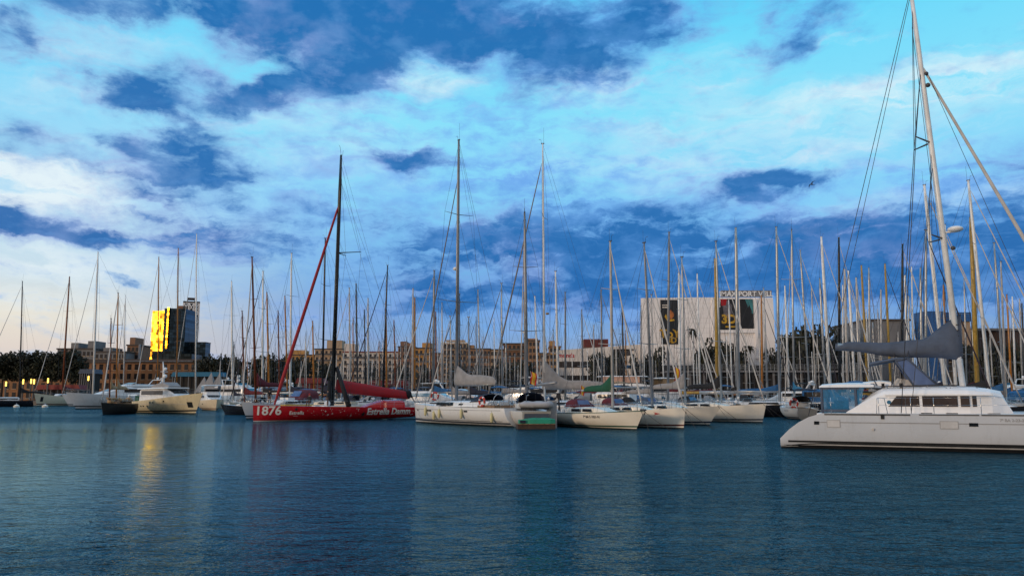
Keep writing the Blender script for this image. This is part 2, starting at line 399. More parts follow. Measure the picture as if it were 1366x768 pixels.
def block(name, label, cat, x0, x1, ytop, Y, wallm, floors, cols, depth=14, roofm='roof dark', ww=1.4, wh=2.2, arch=False, balcony=False, cornice=True, group=None, attic=None, ground=1.4):
    X0, X1 = px_span(x0, x1, Y); Z1 = zat(ytop, Y); wd = X1 - X0
    root = thing(name, label, cat, ((X0 + X1) / 2, Y, 1.4), 0, group); H = Z1 - 1.4
    b = MB(); b.box(-wd / 2, wd / 2, 0, depth, 0, H); b.build('wall', wallm, root)
    b = MB(); b.box(-wd / 2 - .4, wd / 2 + .4, -.5, depth + .4, H, H + .7, 0)
    if attic: 
        for (f0, f1, hh) in attic: b.box(-wd / 2 + wd * f0, -wd / 2 + wd * f1, 2, depth - 1, H + .7, H + .7 + hh, 1)
    b.build('roof', [roofm, wallm], root)
    fh = H / floors
    for f in range(floors):
        for c in range(cols):
            add_window(root, -wd / 2 + wd * (c + .5) / cols, f * fh + fh * .25, ww, min(wh, fh * .62), arch)
        if balcony and f > 0:
            b = MB(); b.box(-wd / 2 + .5, wd / 2 - .5, -1.1, -.01, f * fh + fh * .06, f * fh + fh * .12, 0); 
            b.box(-wd / 2 + .5, wd / 2 - .5, -1.15, -1.105, f * fh + fh * .12, f * fh + fh * .36, 1); b.build('balcony', ['stone beige', 'dark mast'], root)
    return root
block('apartment_building', 'ochre block with low flat roof beyond the trees, left of the red yacht mast', 'building', 388, 418, 474, 520, 'stone ochre', 7, 6, attic=[(.0, .55, 3)])
block('apartment_building', 'beige block with balconies and dark roof storey behind the black mast', 'building', 419, 456, 466, 520, 'stone beige', 8, 6, balcony=True, attic=[(.4, .95, 5.5)])
block('apartment_building', 'wide pale block with long rows of balconies right of the black mast', 'building', 457, 530, 470, 500, 'plaster white', 7, 11, balcony=True, roofm='dull red', attic=[(0, .2, 5)])
block('apartment_building', 'brown house with a stepped tower on its roof behind the wooden masts', 'building', 530.5, 552, 463, 480, 'stone brown', 8, 4, attic=[(.1, .5, 3), (.5, .9, 2)])
block('apartment_building', 'golden ochre house with a gabled attic left of the tall grey mast', 'building', 552.5, 576, 465, 470, 'stone ochre', 7, 4, balcony=True, attic=[(.4, .9, 3)])
block('apartment_building', 'low brown house between the ochre house and the tall stone block', 'building', 576.5, 590, 472, 470, 'stone warm', 6, 3)
block('apartment_building', 'tall stone block with a white penthouse behind the tallest grey mast', 'building', 591, 622, 458, 450, 'stone beige', 9, 6, balcony=True, roofm='plaster white', attic=[(.1, .9, 1.5)])
block('apartment_building', 'long orange brick row with a dark cornice right of the white penthouse block', 'building', 622.5, 654, 466, 450, 'stone warm', 7, 7, balcony=True, attic=[(.05, .3, 2)])
block('apartment_building', 'narrow pinkish stone house with many bays beside the orange brick row', 'building', 654.5, 671, 467, 445, 'stone beige', 7, 4)
block('apartment_building', 'dark red brown house behind the bare grey mast of the dinghy sloop', 'building', 671.5, 700, 459, 445, 'stone brown', 8, 5, balcony=True)
block('apartment_building', 'tall orange house with a flat top left of the white tall mast', 'building', 700.5, 720, 455, 440, 'stone warm', 9, 4, attic=[(.1, .9, 1)])
block('apartment_building', 'low cream house just behind the tall white mast', 'building', 720.5, 733, 472, 440, 'stone beige', 7, 3)
block('apartment_building', 'narrow ochre tower house at the left end of the white mall', 'building', 733.5, 748, 463, 430, 'stone ochre', 8, 3, attic=[(.0, .5, 3)], roofm='terracotta')
# warehouse on the left
wr = block('warehouse', 'long orange brick warehouse with rows of windows and a dark roof on the left quay', 'building', -60, 262, 484, 330, 'brick warm', 4, 34, depth=18, ww=1.5, wh=2.4)
b = MB(); wx = P(101, 484, 330).x - wr.location.x; b.prism([(-60, zat(484, 330) - 1.4 + .75), (62, zat(484, 330) - 1.4 + .75), (60, zat(478.5, 330) - 1.4), (-58, zat(478.5, 330) - 1.4)], 2, 14, 0); b.build('roof_slope', 'roof dark', wr)
b = MB(); b.box(18, 58, -1.2, 1.9, zat(484, 330) - 1.4 + .75, zat(481.8, 330) - 1.4); b.build('skylight', 'pale blue paint', wr)
for x_, y_, lb in ((268, 502, 'small grey pyramid tent on the quay left of the white motor cruiser'), (277, 496, 'taller grey pyramid tent on the quay behind the glazed upper cabin'), (288, 497, 'grey pyramid tent on the quay at the right end of the teal canopy')):
    q = P(x_, 520, 266); hh = zat(y_, 266) - 1.4; t_ = thing('tent', lb, 'tent', (q.x, 268, 1.4)); b = MB(); b.add([(-2.2, -2.2, hh * .35), (2.2, -2.2, hh * .35), (2.2, 2.2, hh * .35), (-2.2, 2.2, hh * .35), (.2, 0, hh)], [(0, 1, 4), (1, 2, 4), (2, 3, 4), (3, 0, 4)]); b.build('roof', 'grey canvas', t_)
    for sx_ in (-2, 2):
        for sy_ in (-2, 2): b = MB(); b.box(sx_ - .08, sx_ + .08, sy_ - .08, sy_ + .08, 0, hh * .36); b.build('leg', 'alu', t_)
block('office_building', 'grey concrete block with rooftop plant behind the warehouse', 'building', 74, 124, 466, 420, 'concrete', 6, 9, attic=[(.3, .5, 3), (.75, .95, 4)])
block('office_building', 'low grey block with aerials behind the warehouse, left of the gold tower', 'building', 124.5, 166, 470, 420, 'concrete', 6, 7, attic=[(.2, .5, 2)])
block('chimney_block', 'small brown block with a thin chimney beside the gold tower', 'building', 167, 183, 461, 430, 'stone brown', 7, 3, attic=[(.05, .5, 4)])
b = MB(); b.tube([(0, 0, 0), (0, 0, 30)], [.9, .6], 8); o = b.build('chimney', 'concrete', None, (P(184, 500, 428).x, 428, 1.4)); tag(o, 'thin grey chimney stack rising left of the gold tower', 'chimney')
# dark awnings of the quay restaurants
for i, (x0, x1, yt, Y, m, lb) in enumerate([(104, 126, 492, 280, 'slate canvas', 'grey sloping canopy on the quay behind the white yacht mast'), (228, 296, 496, 285, 'teal canvas', 'long teal canopy roof on the quay right of the beige motor yacht'),
                                  (48, 108, 513, 268, 'dull red', 'long dull red market shelter on the quay behind the cream yachts'), (394, 432, 504, 240, 'dull red', 'dark red floating shed behind the red racing yacht'), (488, 545, 507, 236, 'dull red', 'long low red floating shed behind the red boom')]):
    X0, X1 = px_span(x0, x1, Y); zt = zat(yt, Y); zb = 1.4 if Y > QY else -.2
    root = thing('canopy' if Y > QY else 'floating_shed', lb, 'canopy' if Y > QY else 'shed', ((X0 + X1) / 2, Y, zb)); wd = X1 - X0; H = zt - zb
    b = MB(); b.prism([(-wd / 2, H - 1.6), (wd / 2, H - 1.6), (wd / 2 - .6, H), (-wd / 2 + .6, H)], 0, 6); b.build('roof', m, root)
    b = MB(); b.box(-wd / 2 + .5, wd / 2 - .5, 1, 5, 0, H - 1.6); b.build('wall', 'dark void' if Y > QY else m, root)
    for k in range(7): 
        b = MB(); b.box(-.12, .12, .2, .45, 0, H - 1.6); b.build('post', 'concrete', root, (-wd / 2 + .6 + (wd - 1.2) * k / 6, 0, 0))
# sunlit gold glass tower
def glass(name, c, rough, tilt):
    m = bpy.data.materials.new(name); m.use_nodes = True; m.node_tree.nodes.clear(); t = NT(m.node_tree)
    tcn = t.new('ShaderNodeTexCoord'); V = tcn.outputs['Object']
    br = t.new('ShaderNodeTexBrick'); br.offset = 0; t.put(br.inputs['Vector'], t.vmath('MULTIPLY', V, (1, 1, 1)))
    sp = t.new('ShaderNodeSeparateXYZ'); t.l.new(V, sp.inputs[0]); cb_ = t.new('ShaderNodeCombineXYZ'); t.put(cb_.inputs[0], t.math('ADD', sp.outputs[0], sp.outputs[1])); t.put(cb_.inputs[1], sp.outputs[2])
    t.put(br.inputs['Vector'], cb_.outputs[0]); br.inputs['Scale'].default_value = 1; br.inputs['Brick Width'].default_value = 4.5; br.inputs['Row Height'].default_value = 4.2; br.inputs['Mortar Size'].default_value = .22
    br.inputs['Color1'].default_value = tuple(c) + (1,); br.inputs['Color2'].default_value = tuple(x * .6 for x in c) + (1,); br.inputs['Mortar'].default_value = tuple(x * .25 for x in c) + (1,)
    p = t.new('ShaderNodeBsdfPrincipled'); wv = t.new('ShaderNodeTexWhiteNoise'); wv.noise_dimensions = '3D'; t.put(wv.inputs[0], t.vmath('ADD', t.vmath('FLOOR', t.vmath('DIVIDE', V, (4.5, 400, 4.2))), (7, 3, 1))); t.put(p.inputs['Base Color'], t.mix(t.ramp(wv.outputs[0], .1, .9, 0, .7), br.outputs[0], (c[0] * .18, c[1] * .14, c[2] * .1, 1))); p.inputs['Metallic'].default_value = .9
    wn = t.new('ShaderNodeTexWhiteNoise'); wn.noise_dimensions = '3D'; t.put(wn.inputs[0], t.vmath('FLOOR', t.vmath('DIVIDE', V, (4.5, 400, 4.2))))
    gq = t.new('ShaderNodeNewGeometry')
    nn = t.vmath('MULTIPLY_ADD', t.vmath('SUBTRACT', wn.outputs[1], (.5, .5, .5)), (tilt, tilt, tilt), gq.outputs['Normal'])
    t.put(p.inputs['Normal'], t.vmath('NORMALIZE', nn)); p.inputs['Roughness'].default_value = rough
    o = t.new('ShaderNodeOutputMaterial'); t.l.new(p.outputs[0], o.inputs[0]); MATS[name] = m
glass('sunlit gold glass', (.52, .25, .007), .22, .13); glass('dark glass', (.05, .09, .13), .15, .03); glass('base glass', (.05, .07, .08), .2, .05)  # the tower's left face has the sun's gold put into its glass colour
TY = 1200.0
def tower():
    tx = P(219, 500, TY).x
    cx = P(205, 480, TY); back_dir = (Vector((0, 0, 60)) - Vector((cx.x, TY, 60))); back_dir.z = 0; back_dir.normalize()
    s2 = Vector((SUN_DIR.x, SUN_DIR.y, 0)).normalized(); hn = (back_dir + s2).normalized()
    root = thing('office_tower', 'curved glass tower with a left face shining gold in the low sun', 'tower', (tx, TY, 1.4))
    H = zat(411, TY) - 1.4; Hl = zat(414, TY) - 1.4
    # gold facet, plan direction perpendicular to hn
    tdir = Vector((-hn.y, hn.x, 0)); 
    if tdir.x < 0: tdir = -tdir
    xa = P(197, 480, TY).x - tx; xb = P(215, 480, TY).x - tx; xc = P(228, 480, TY).x - tx; xd = P(241, 480, TY).x - tx
    k = (xb - xa) / tdir.x; A = Vector((xa, 6, 0)); B = A + tdir * k
    b = MB(); b.add([A, B, B + Vector((0, 0, Hl)), A + Vector((0, 0, Hl))], [(0, 1, 2, 3)]); 
    b.add([A, A + Vector((12, 34, 0)), A + Vector((12, 34, Hl)), A + Vector((0, 0, Hl))], [(0, 1, 2, 3)])
    b.add([A + Vector((0, 0, Hl)), B + Vector((0, 0, Hl)), B + Vector((10, 40, Hl)), A + Vector((12, 34, Hl))], [(0, 1, 2, 3)])
    b.build('sunlit_facade', 'sunlit gold glass', root)
    pts = []
    x = B.x + .05; y = B.y
    n0 = math.atan2(hn.y, hn.x); n = 10; step = (xd - B.x) / n
    for i in range(n + 1):
        pts.append(Vector((x, y, 0))); ang = n0 + R(-14 + 0) * 0 + R(6 + 5.2 * i); td = Vector((-math.sin(ang), math.cos(ang), 0))
        if td.x < 0: td = -td
        x += step; y += td.y / td.x * step
    b = MB(); b.loft([[p for p in pts] + [pts[-1] + Vector((0, 40, 0)), pts[0] + Vector((0, 40, 0))], [p + Vector((0, 0, H)) for p in pts] + [pts[-1] + Vector((0, 40, H)), pts[0] + Vector((0, 40, H))]], 0, True, False)
    b.build('dark_facade', 'dark glass', root)
    b = MB(); q = pts[2] - Vector((0, 3.0, 0)); td = tdir * 3.2; b.add([q, q + td, q + td + Vector((0, 0, H + 1)), q + Vector((0, 0, H + 1)), q + Vector((2, 9, 0)), q + Vector((2, 9, H + 1))], [(0, 1, 2, 3), (0, 3, 5, 4)]); b.v = [(v_[0], v_[1], max(v_[2], H * .55)) for v_ in b.v]; b.build('glint_strip', 'sunlit gold glass', root)  # added strip in the same tint, a second glint of the sun
    b = MB(); zz = zat(470, TY)
    b.box(P(207, 480, TY).x - tx, P(246, 480, TY).x - tx, -12, 30, 0, zat(470, TY)); b.box(P(222, 480, TY).x - tx, P(262, 480, TY).x - tx, -18, 20, 0, zat(474, TY)); b.build('podium', 'base glass', root)
    b = MB(); b.box(P(228, 480, TY).x - tx, P(236, 480, TY).x - tx, 10, 30, H, H + 5); b.build('roof_plant', 'terracotta', root)
    # lattice hotel tower
    Y2 = 1260.0; hx = P(253, 450, Y2).x; wd = P(262.5, 480, Y2).x - P(243, 480, Y2).x; H2 = zat(404, Y2) - 1.4
    r2 = thing('hotel_tower', 'pale tower wrapped in a white steel lattice beside the sunlit gold glass tower', 'tower', (hx, Y2, 1.4), R(22))
    b = MB(); b.box(-wd / 2, wd / 2, 0, 24, 0, H2); b.build('wall', 'base glass', r2)
    b = MB(); rows = 11; cols_ = 3
    for i in range(rows + 1): b.box(-wd / 2 - .8, wd / 2 + .8, -2.0, -1.2, i * H2 / rows - 1.1, i * H2 / rows + 1.1)
    for j in range(cols_ + 1):
        x = -wd / 2 + wd * j / cols_; b.box(x - 1.1, x + 1.1, -2.05, -1.15, 0, H2)
    for i in range(rows):
        for j in range(cols_):
            x0 = -wd / 2 + wd * j / cols_; x1 = x0 + wd / cols_; z0 = i * H2 / rows; z1 = z0 + H2 / rows
            b.tube([(x0, -1.5, z0), (x1, -1.5, z1)], .75, 4); b.tube([(x1, -1.6, z0), (x0, -1.6, z1)], .75, 4)
    b.build('lattice', 'white tile', r2)
    b = MB(); b.box(-wd / 2 - 1, wd / 2 + 1, -2.2, 25, H2, H2 + 2.5); b.box(-wd * .3, wd * .2, 4, 16, H2 + 6, H2 + 9); 
    for x in (-wd * .28, wd * .18): b.box(x - .5, x + .5, 5, 15, H2 + 2.5, H2 + 6)
    b.build('roof', 'roof dark', r2)
    r3 = thing('annex_block', 'low dark glass block at the right foot of the hotel tower', 'building', (P(261, 500, 1230).x, 1230, 1.4)); wd = 26; H3 = zat(457, 1230) - 1.4
    b = MB(); b.box(-wd / 2, wd / 2, 0, 20, 0, H3); b.build('wall', 'dark glass', r3); b = MB(); b.box(-wd / 2 - .5, wd / 2 + .5, -.5, 20.5, H3, H3 + 1.2); b.build('roof', 'roof dark', r3)
tower()

# white mall
def flat_text(s, name, root, m, x, y, z, size, offset=.0, depth=.1, shear=0.0):
    v, f = text_mesh(s, size, offset, shear); b = MB()
    b.add([(p[0], -.003, p[1]) for p in v], f); return b.build(name, m, root, (x, y, z))
def mall():
    Y = 330.0; X0, X1 = px_span(742, 872, Y); cx = (X0 + X1) / 2; root = thing('shopping_mall', 'long low white mall with dark window bands and red lettering on its wall', 'building', (cx, Y, 1.4))
    zt0, zt1 = zat(467, Y) - 1.4, zat(458, Y) - 1.4; h = (X1 - X0) / 2
    b = MB(); b.prism([(-h, 0), (h, 0), (h, zt1), (-h, zt0)], 0, 40); b.v = [(x + y * .06, y, q) for x, y, q in b.v]; b.build('wall', 'plaster white', root)
    def px(x): return P(x, 500, Y).x - cx
    for (a, c, y0, y1) in [(746, 792, 482, 490), (746, 800, 500.5, 507), (818, 842, 466, 474)]:
        b = MB(); b.box(px(a), px(c), -.15, .2, zat(y1, Y) - 1.4, zat(y0, Y) - 1.4); b.build('window_band', 'far window', root)
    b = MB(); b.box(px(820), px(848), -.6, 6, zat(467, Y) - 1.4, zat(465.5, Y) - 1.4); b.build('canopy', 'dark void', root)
    b = MB(); b.box(px(818), px(846), -.4, -.16, zat(491, Y) - 1.4, zat(487, Y) - 1.4); b.build('banner', 'blue canvas', root)
    flat_text('monds', 'lettering', root, 'ink red', px(755.5), -.1, zat(476.5, Y) - 1.4, 2.6, .05)
    r2 = thing('roof_pavilion', 'brown boxy pavilion with vertical slats on the roof of the white mall', 'pavilion', (P(795, 460, 345).x, 345, zat(463.5, 345)))
    wd = P(812, 460, 345).x - P(779, 460, 345).x; hh = zat(452, 345) - zat(463, 345)
    b = MB(); b.box(-wd / 2, wd / 2, 0, 10, 0, hh); b.build('wall', 'stone brown', r2)
    b = MB()
    for k in range(22): x = -wd / 2 + wd * (k + .5) / 22; b.box(x - .1, x + .1, -.3, -.05, .2, hh + .3)
    b.build('slats', 'dull red', r2)
mall()
def cinema():
    Y = 300.0; X0, X1 = px_span(857, 1036, Y); cx = (X0 + X1) / 2; h = (X1 - X0) / 2
    root = thing('cinema_hall', 'windowless white tiled cinema hall carrying large dark posters and a roof sign', 'building', (cx, Y, 1.4))
    def px(x): return P(x, 450, Y).x - cx
    def z(y): return zat(y, Y) - 1.4
    b = MB(); b.prism([(-h, 0), (h, 0), (h, z(397)), (px(935), z(396.5)), (-h, z(397.5))], 0, 45); n0 = 0
    for i in range(1, 14):
        zz = z(490) + (z(398) - z(490)) * i / 14; b.box(-h, px(950), -.03, -.004, zz - .05, zz + .05, 1)
    for i in range(1, 26):
        x = -h + (px(950) + h) * i / 26; b.box(x - .05, x + .05, -.035, -.003, z(490), z(398), 1)
    for i in range(n0, len(b.v)): pass
    b.v = [(x + max(0, y) * .165, y, q) for x, y, q in b.v]; b.build('wall', ['white tile', 'tile joint'], root)
    b = MB(); b.box(px(951), px(954), -.6, -.04, z(478), z(399)); b.box(px(1007), px(1011), -.6, -.04, z(478), z(399)); b.box(px(954), px(1007), -.6, -.04, z(444), z(440)); b.build('pilaster', 'white tile', root)
    b = MB(); b.box(-h, h, -.3, -.04, 0, z(487)); b.build('entrance_band', 'far window', root)
    rs = thing('roof_sign', 'white roof sign lettered IMAX PORT VELL on the cinema hall', 'sign', (cx + px(1000), Y + 2, 1.4 + z(397)))
    hh = z(388) - z(397); wd = px(1035) - px(966)
    b = MB(); b.box(-wd / 2, wd / 2, 0, .3, .5, hh + .5); b.build('board', 'concrete', rs)
    b = MB(); [b.box(-wd / 2 + wd * k / 6 - .1, -wd / 2 + wd * k / 6 + .1, .35, .5, 0, hh) for k in range(7)]; b.build('frame', 'alu', rs)
    flat_text('IMAX PORT VELL', 'lettering', rs, 'white plastic', 0, -.06, .85, 2.75, .06)
    def poster(x0, x1, y0, y1, lb, draw):
        w_ = px(x1) - px(x0); hh = z(y0) - z(y1); r = thing('poster', lb, 'poster', (cx + px((x0 + x1) / 2), Y - .08, 1.4 + z(y1)))
        b = MB(); b.box(-w_ / 2, w_ / 2, -.22, -.05, 0, hh); b.build('canvas', 'poster black', r); draw(r, w_, hh)
    mat('poster black', (.010, .012, .016), .5, var=.3, scale=.4); mat('poster orange', (.40, .13, .03), .5, var=.4, scale=.8); mat('poster teal', (.04, .18, .20), .5, var=.4, scale=.3); mat('poster grey', (.13, .12, .14), .5, var=.5, scale=.4)
    def blob(r, m, pts, dy=-.24):
        b = MB(); b.prism(pts, dy - .02, dy); b.build('print', m, r)
    def d1(r, w_, hh):
        blob(r, 'poster orange', [(w_ * (.5 * (.30 * math.cos(a) + .1 * math.cos(3 * a)) + .08), hh * (.66 + .12 * math.sin(a))) for a in [k * math.pi / 8 for k in range(16)]])
        blob(r, 'yellow', [(-w_ * .28, hh * .62), (-w_ * .1, hh * .5), (w_ * .3, hh * .53), (w_ * .26, hh * .57), (-w_ * .06, hh * .55), (-w_ * .2, hh * .68)], -.265)
        flat_text('ToY', 'lettering', r, 'yellow', 0, -.3, hh * .15, 4.4, .12); flat_text('3D', 'lettering', r, 'yellow', w_ * .1, -.3, hh * .03, 3.0, .1)
        b = MB(); b.box(-w_ * .4, -w_ * .1, -.26, -.225, hh * .82, hh * .84); b.box(-w_ * .4, -w_ * .1, -.26, -.225, hh * .87, hh * .89); b.build('caption', 'ink white', r)
    def d2(r, w_, hh):
        blob(r, 'poster grey', [(-w_ * .1, hh * .4), (w_ * .2, hh * .35), (w_ * .3, hh * .8), (w_ * .05, hh * .97), (-w_ * .15, hh * .8)])
        blob(r, 'red canvas', [(-w_ * .2, hh * .78), (w_ * .0, hh * .8), (w_ * .06, hh), (-w_ * .24, hh)], -.265)
        blob(r, 'white plastic', [(-w_ * .4, hh * .7), (-w_ * .26, hh * .74), (-w_ * .24, hh * .99), (-w_ * .38, hh * .99)], -.265)
        flat_text('3D', 'lettering', r, 'yellow', w_ * .12, -.3, hh * .22, 4.6, .2)
        b = MB(); b.box(-w_ * .05, w_ * .42, -.3, -.225, hh * .08, hh * .13); b.build('caption', 'yellow', r)
    def d3(r, w_, hh):
        blob(r, 'poster teal', [(-w_ * .0, hh * .55), (w_ * .48, hh * .5), (w_ * .48, hh * .99), (-w_ * .1, hh * .99), (w_ * .1, hh * .75)])
        blob(r, 'poster black', [(-w_ * .02, hh * .2), (w_ * .36, hh * .2), (w_ * .38, hh * .6), (w_ * .22, hh * .8), (w_ * .02, hh * .66)], -.265)
    poster(882, 905, 400, 459, 'tall dark poster with an orange figure on the left part of the cinema wall', d1)
    poster(955, 984, 399, 440, 'dark poster lettered 3D in yellow, left of the pair under the roof sign', d2)
    poster(988.5, 1006, 399, 438, 'teal and black poster, right of the pair under the roof sign', d3)
cinema()
def terrace():
    Y = 268.0; X0, X1 = px_span(893, 1172, Y); cx = (X0 + X1) / 2; h = (X1 - X0) / 2; z = zat(494, Y) - 1.4
    root = thing('promenade_terrace', 'long dark raised terrace with a pale edge and railing behind the right masts', 'terrace', (cx, Y, 1.4))
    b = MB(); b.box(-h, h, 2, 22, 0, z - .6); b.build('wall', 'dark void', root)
    b = MB(); b.box(-h - .5, h + .5, -1, 22.5, z - .59, z); b.build('slab', 'concrete', root)
    b = MB()
    for k in range(57): x = -h + 2 * h * k / 56; b.box(x - .06, x + .06, -.9, -.75, z, z + 2.0)
    for q in (.7, 1.3, 2.0): b.box(-h, h, -.88, -.78, z + q - .05, z + q + .05)
    b.build('railing', 'alu', root)
    for k in range(15):
        b = MB(); b.box(-.3, .3, .2, .8, 0, z - .6); b.build('column', 'concrete', root, (-h + 2 * h * (k + .5) / 15, 0, 0))
    for k in range(22): add_window(root, -h + 2 * h * (k + .3) / 22, 1.0, 2.2, 3.2)
    for o in [c for c in root.children if c.name.startswith('window')]: o.location.y = 1.9
terrace()
block('aquarium_building', 'grey panelled hall with turquoise patches behind the slate sail cover', 'building', 1160, 1218, 428, 290, 'concrete', 5, 0, depth=30)
mat('blue panel', (.02, .10, .30), .5, var=.3)
def aquarium_bits():
    root = thing('blue_entrance_tower', 'stepped blue tower block beside the grey panelled hall', 'tower', (P(1246, 500, 286).x, 286, 1.4))
    def px(x): return P(x, 450, 286).x - root.location.x
    b = MB(); b.box(px(1236), px(1262), 0, 8, 0, zat(420, 286)); b.box(px(1262.2), px(1300), 1, 8, zat(433, 286), zat(421, 286)); b.build('wall', 'blue panel', root)
    b = MB(); b.box(px(1262.2), px(1300), 2, 12, 0, zat(433.3, 286)); b.build('glazed_wing', 'stone beige', root)
    for k in range(6): add_window(root, px(1266 + k * 6), 8 + 6, 1.2, 4)
    r = thing('low_hall', 'low dark hall with a flat roof at the far right shore', 'building', (P(1350, 500, 300).x, 300, 1.4)); wd = 40
    b = MB(); b.box(-wd / 2, wd / 2, 0, 10, 0, zat(446, 300)); b.build('wall', 'pier wood', r); b = MB(); b.box(-wd / 2 - 1, wd / 2 + 1, -2, 11, zat(446, 300), zat(443, 300)); b.build('roof', 'concrete', r)
aquarium_bits()

# ------------------------------------------------------------------ trees
mat('bark', (.05, .035, .025), .9); 
def leafmat(name, c):
    m = mat(name, c, .7, var=.45, scale=.9); return m
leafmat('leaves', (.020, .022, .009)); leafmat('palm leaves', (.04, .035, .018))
def crown_mesh(seed, n=2600, flat=.75):
    r = random.Random(seed); b = MB(); cl = []
    for i in range(26):
        a = r.uniform(0, 6.28); e = r.uniform(-1.25, 1.0); q = r.uniform(.2, .78) * (1 - .3 * max(0, -e - .3))
        cl.append((Vector((math.cos(a) * q, math.sin(a) * q, .1 + e * .62 * flat)), r.uniform(.24, .44)))
    for i in range(n):
        c, s_ = r.choice(cl); d = Vector((r.gauss(0, 1), r.gauss(0, 1), r.gauss(0, 1))).normalized() * s_ * r.uniform(.55, 1.08)
        p = c + d; q = Vector((r.gauss(0, 1), r.gauss(0, 1), r.gauss(0, 1))).normalized(); a = q.orthogonal().normalized(); bb = q.cross(a); k = r.uniform(.05, .11)
        b.add([p + a * k, p + bb * k * .7, p - a * k, p - bb * k * .7], [(0, 1, 2, 3)])
    return b
CROWNS = []
for sd in range(4):
    o = crown_mesh(40 + sd).build('crown', 'leaves'); CROWNS.append(o.data); bpy.data.objects.remove(o)
b = MB(); b.tube([(0, 0, 0), (.02, 0, .5), (.0, .02, 1)], [.07, .05, .035], 7)
for a in range(4):
    b.tube([(0, 0, .8), (.22 * math.cos(a * 1.6), .22 * math.sin(a * 1.6), 1.15)], [.03, .015], 5)
o = b.build('trunk', 'bark'); TRUNK = o.data; bpy.data.objects.remove(o)
def tree(px, ytop, wpx, Y, label, group=None, low=.52):
    s = wpx / 1050.0 * Y / 2; x = P(px, 500, Y).x; zt = zat(ytop, Y) - 1.4
    t = thing('tree', label, 'tree', (x, Y, 1.4), rnd.uniform(0, 6), group)
    ch = zt * low
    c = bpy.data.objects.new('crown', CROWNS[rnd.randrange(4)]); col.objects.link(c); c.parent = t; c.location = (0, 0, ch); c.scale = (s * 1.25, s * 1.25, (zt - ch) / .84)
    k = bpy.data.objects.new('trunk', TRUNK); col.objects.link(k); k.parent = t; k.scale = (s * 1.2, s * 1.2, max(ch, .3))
for q in [(4, 470, 40, 'dark round tree at the far left shore, partly cut off'), (27, 468, 36, 'dark round tree behind the black mast at the far left'), (50, 467, 36, 'dark tree between the black and the brown mast on the left'), (70, 469, 34, 'dark round tree just left of the brown mast'), (88, 466, 36, 'dark tree behind the brown mast on the left'), (101, 476, 24, 'smallest dark tree of the row before the warehouse')]:
    tree(q[0], q[1], q[2], 300, q[3], 'trees before the warehouse', .68)
for q in [(272, 478, 28, 'dark bushy tree at the right foot of the hotel tower'), (292, 474, 30, 'dark tree right of the slim white mast beside the tower'), (316, 476, 30, 'dark tree behind the white mast with the wide masthead'), (345, 474, 34, 'dark tree behind the thick brown mast'), (366, 474, 34, 'dark tree behind the red brown mast'), (388, 479, 30, 'dark tree below the ochre block'), (404, 477, 30, 'dark tree right of the ochre wooden mast'), (434, 484, 34, 'dark tree behind the foot of the black mast')]:
    tree(q[0], q[1], q[2], 310, q[3], 'trees behind the wooden masts')
for q in [(660, 482, 26, 'dark tree before the pinkish stone house'), (684, 484, 30, 'dark tree behind the bare grey mast of the dinghy sloop'), (702, 483, 28, 'dark tree carrying no colour before the orange house'), (640, 486, 24, 'low dark tree before the orange brick row'), (612, 488, 24, 'low dark tree below the white penthouse block'), (570, 488, 26, 'low dark tree below the golden ochre house'), (535, 488, 26, 'low dark tree below the brown house with the stepped tower'), (500, 488, 26, 'low dark tree before the wide pale block')]:
    tree(q[0], q[1], q[2], 320, q[3], 'trees before the apartment blocks')
for q in [(800, 471, 30, 'broad dark tree before the middle of the white mall'), (822, 470, 28, 'broad dark tree before the right part of the mall'), (850, 474, 24, 'dark tree between the mall and the cinema hall'), (876, 463, 30, 'round dark tree below the tall dark poster')]:
    tree(q[0], q[1], q[2], 285, q[3], 'trees before the mall and cinema')
for q in [(948, 452, 34, 'dark round tree before the middle of the cinema hall'), (966, 456, 26, 'dark tree under the poster lettered 3D'), (986, 466, 26, 'low dark tree under the right posters'), (1032, 466, 22, 'low dark tree at the right corner of the cinema hall'), (1052, 450, 34, 'dark tree right of the cinema hall, lower half of the big clump'), (1072, 436, 46, 'tall dark tree, highest of the clump right of the cinema'), (1098, 434, 42, 'tall dark tree behind the tilted white mast'), (1122, 452, 36, 'dark tree left of the slate sail cover'), (1146, 468, 26, 'low dark tree between the grey hall and the big clump')]:
    tree(q[0], q[1], q[2], 282, q[3], 'trees around the cinema hall')
for q in [(1296, 455, 34, 'dark tree behind the catamaran mast'), (1318, 458, 32, 'dark tree before the left end of the low hall'), (1340, 459, 30, 'dark tree before the middle of the low hall'), (1362, 458, 30, 'dark tree at the right edge of the shore')]:
    tree(q[0], q[1], q[2], 280, q[3], 'trees on the far right shore')
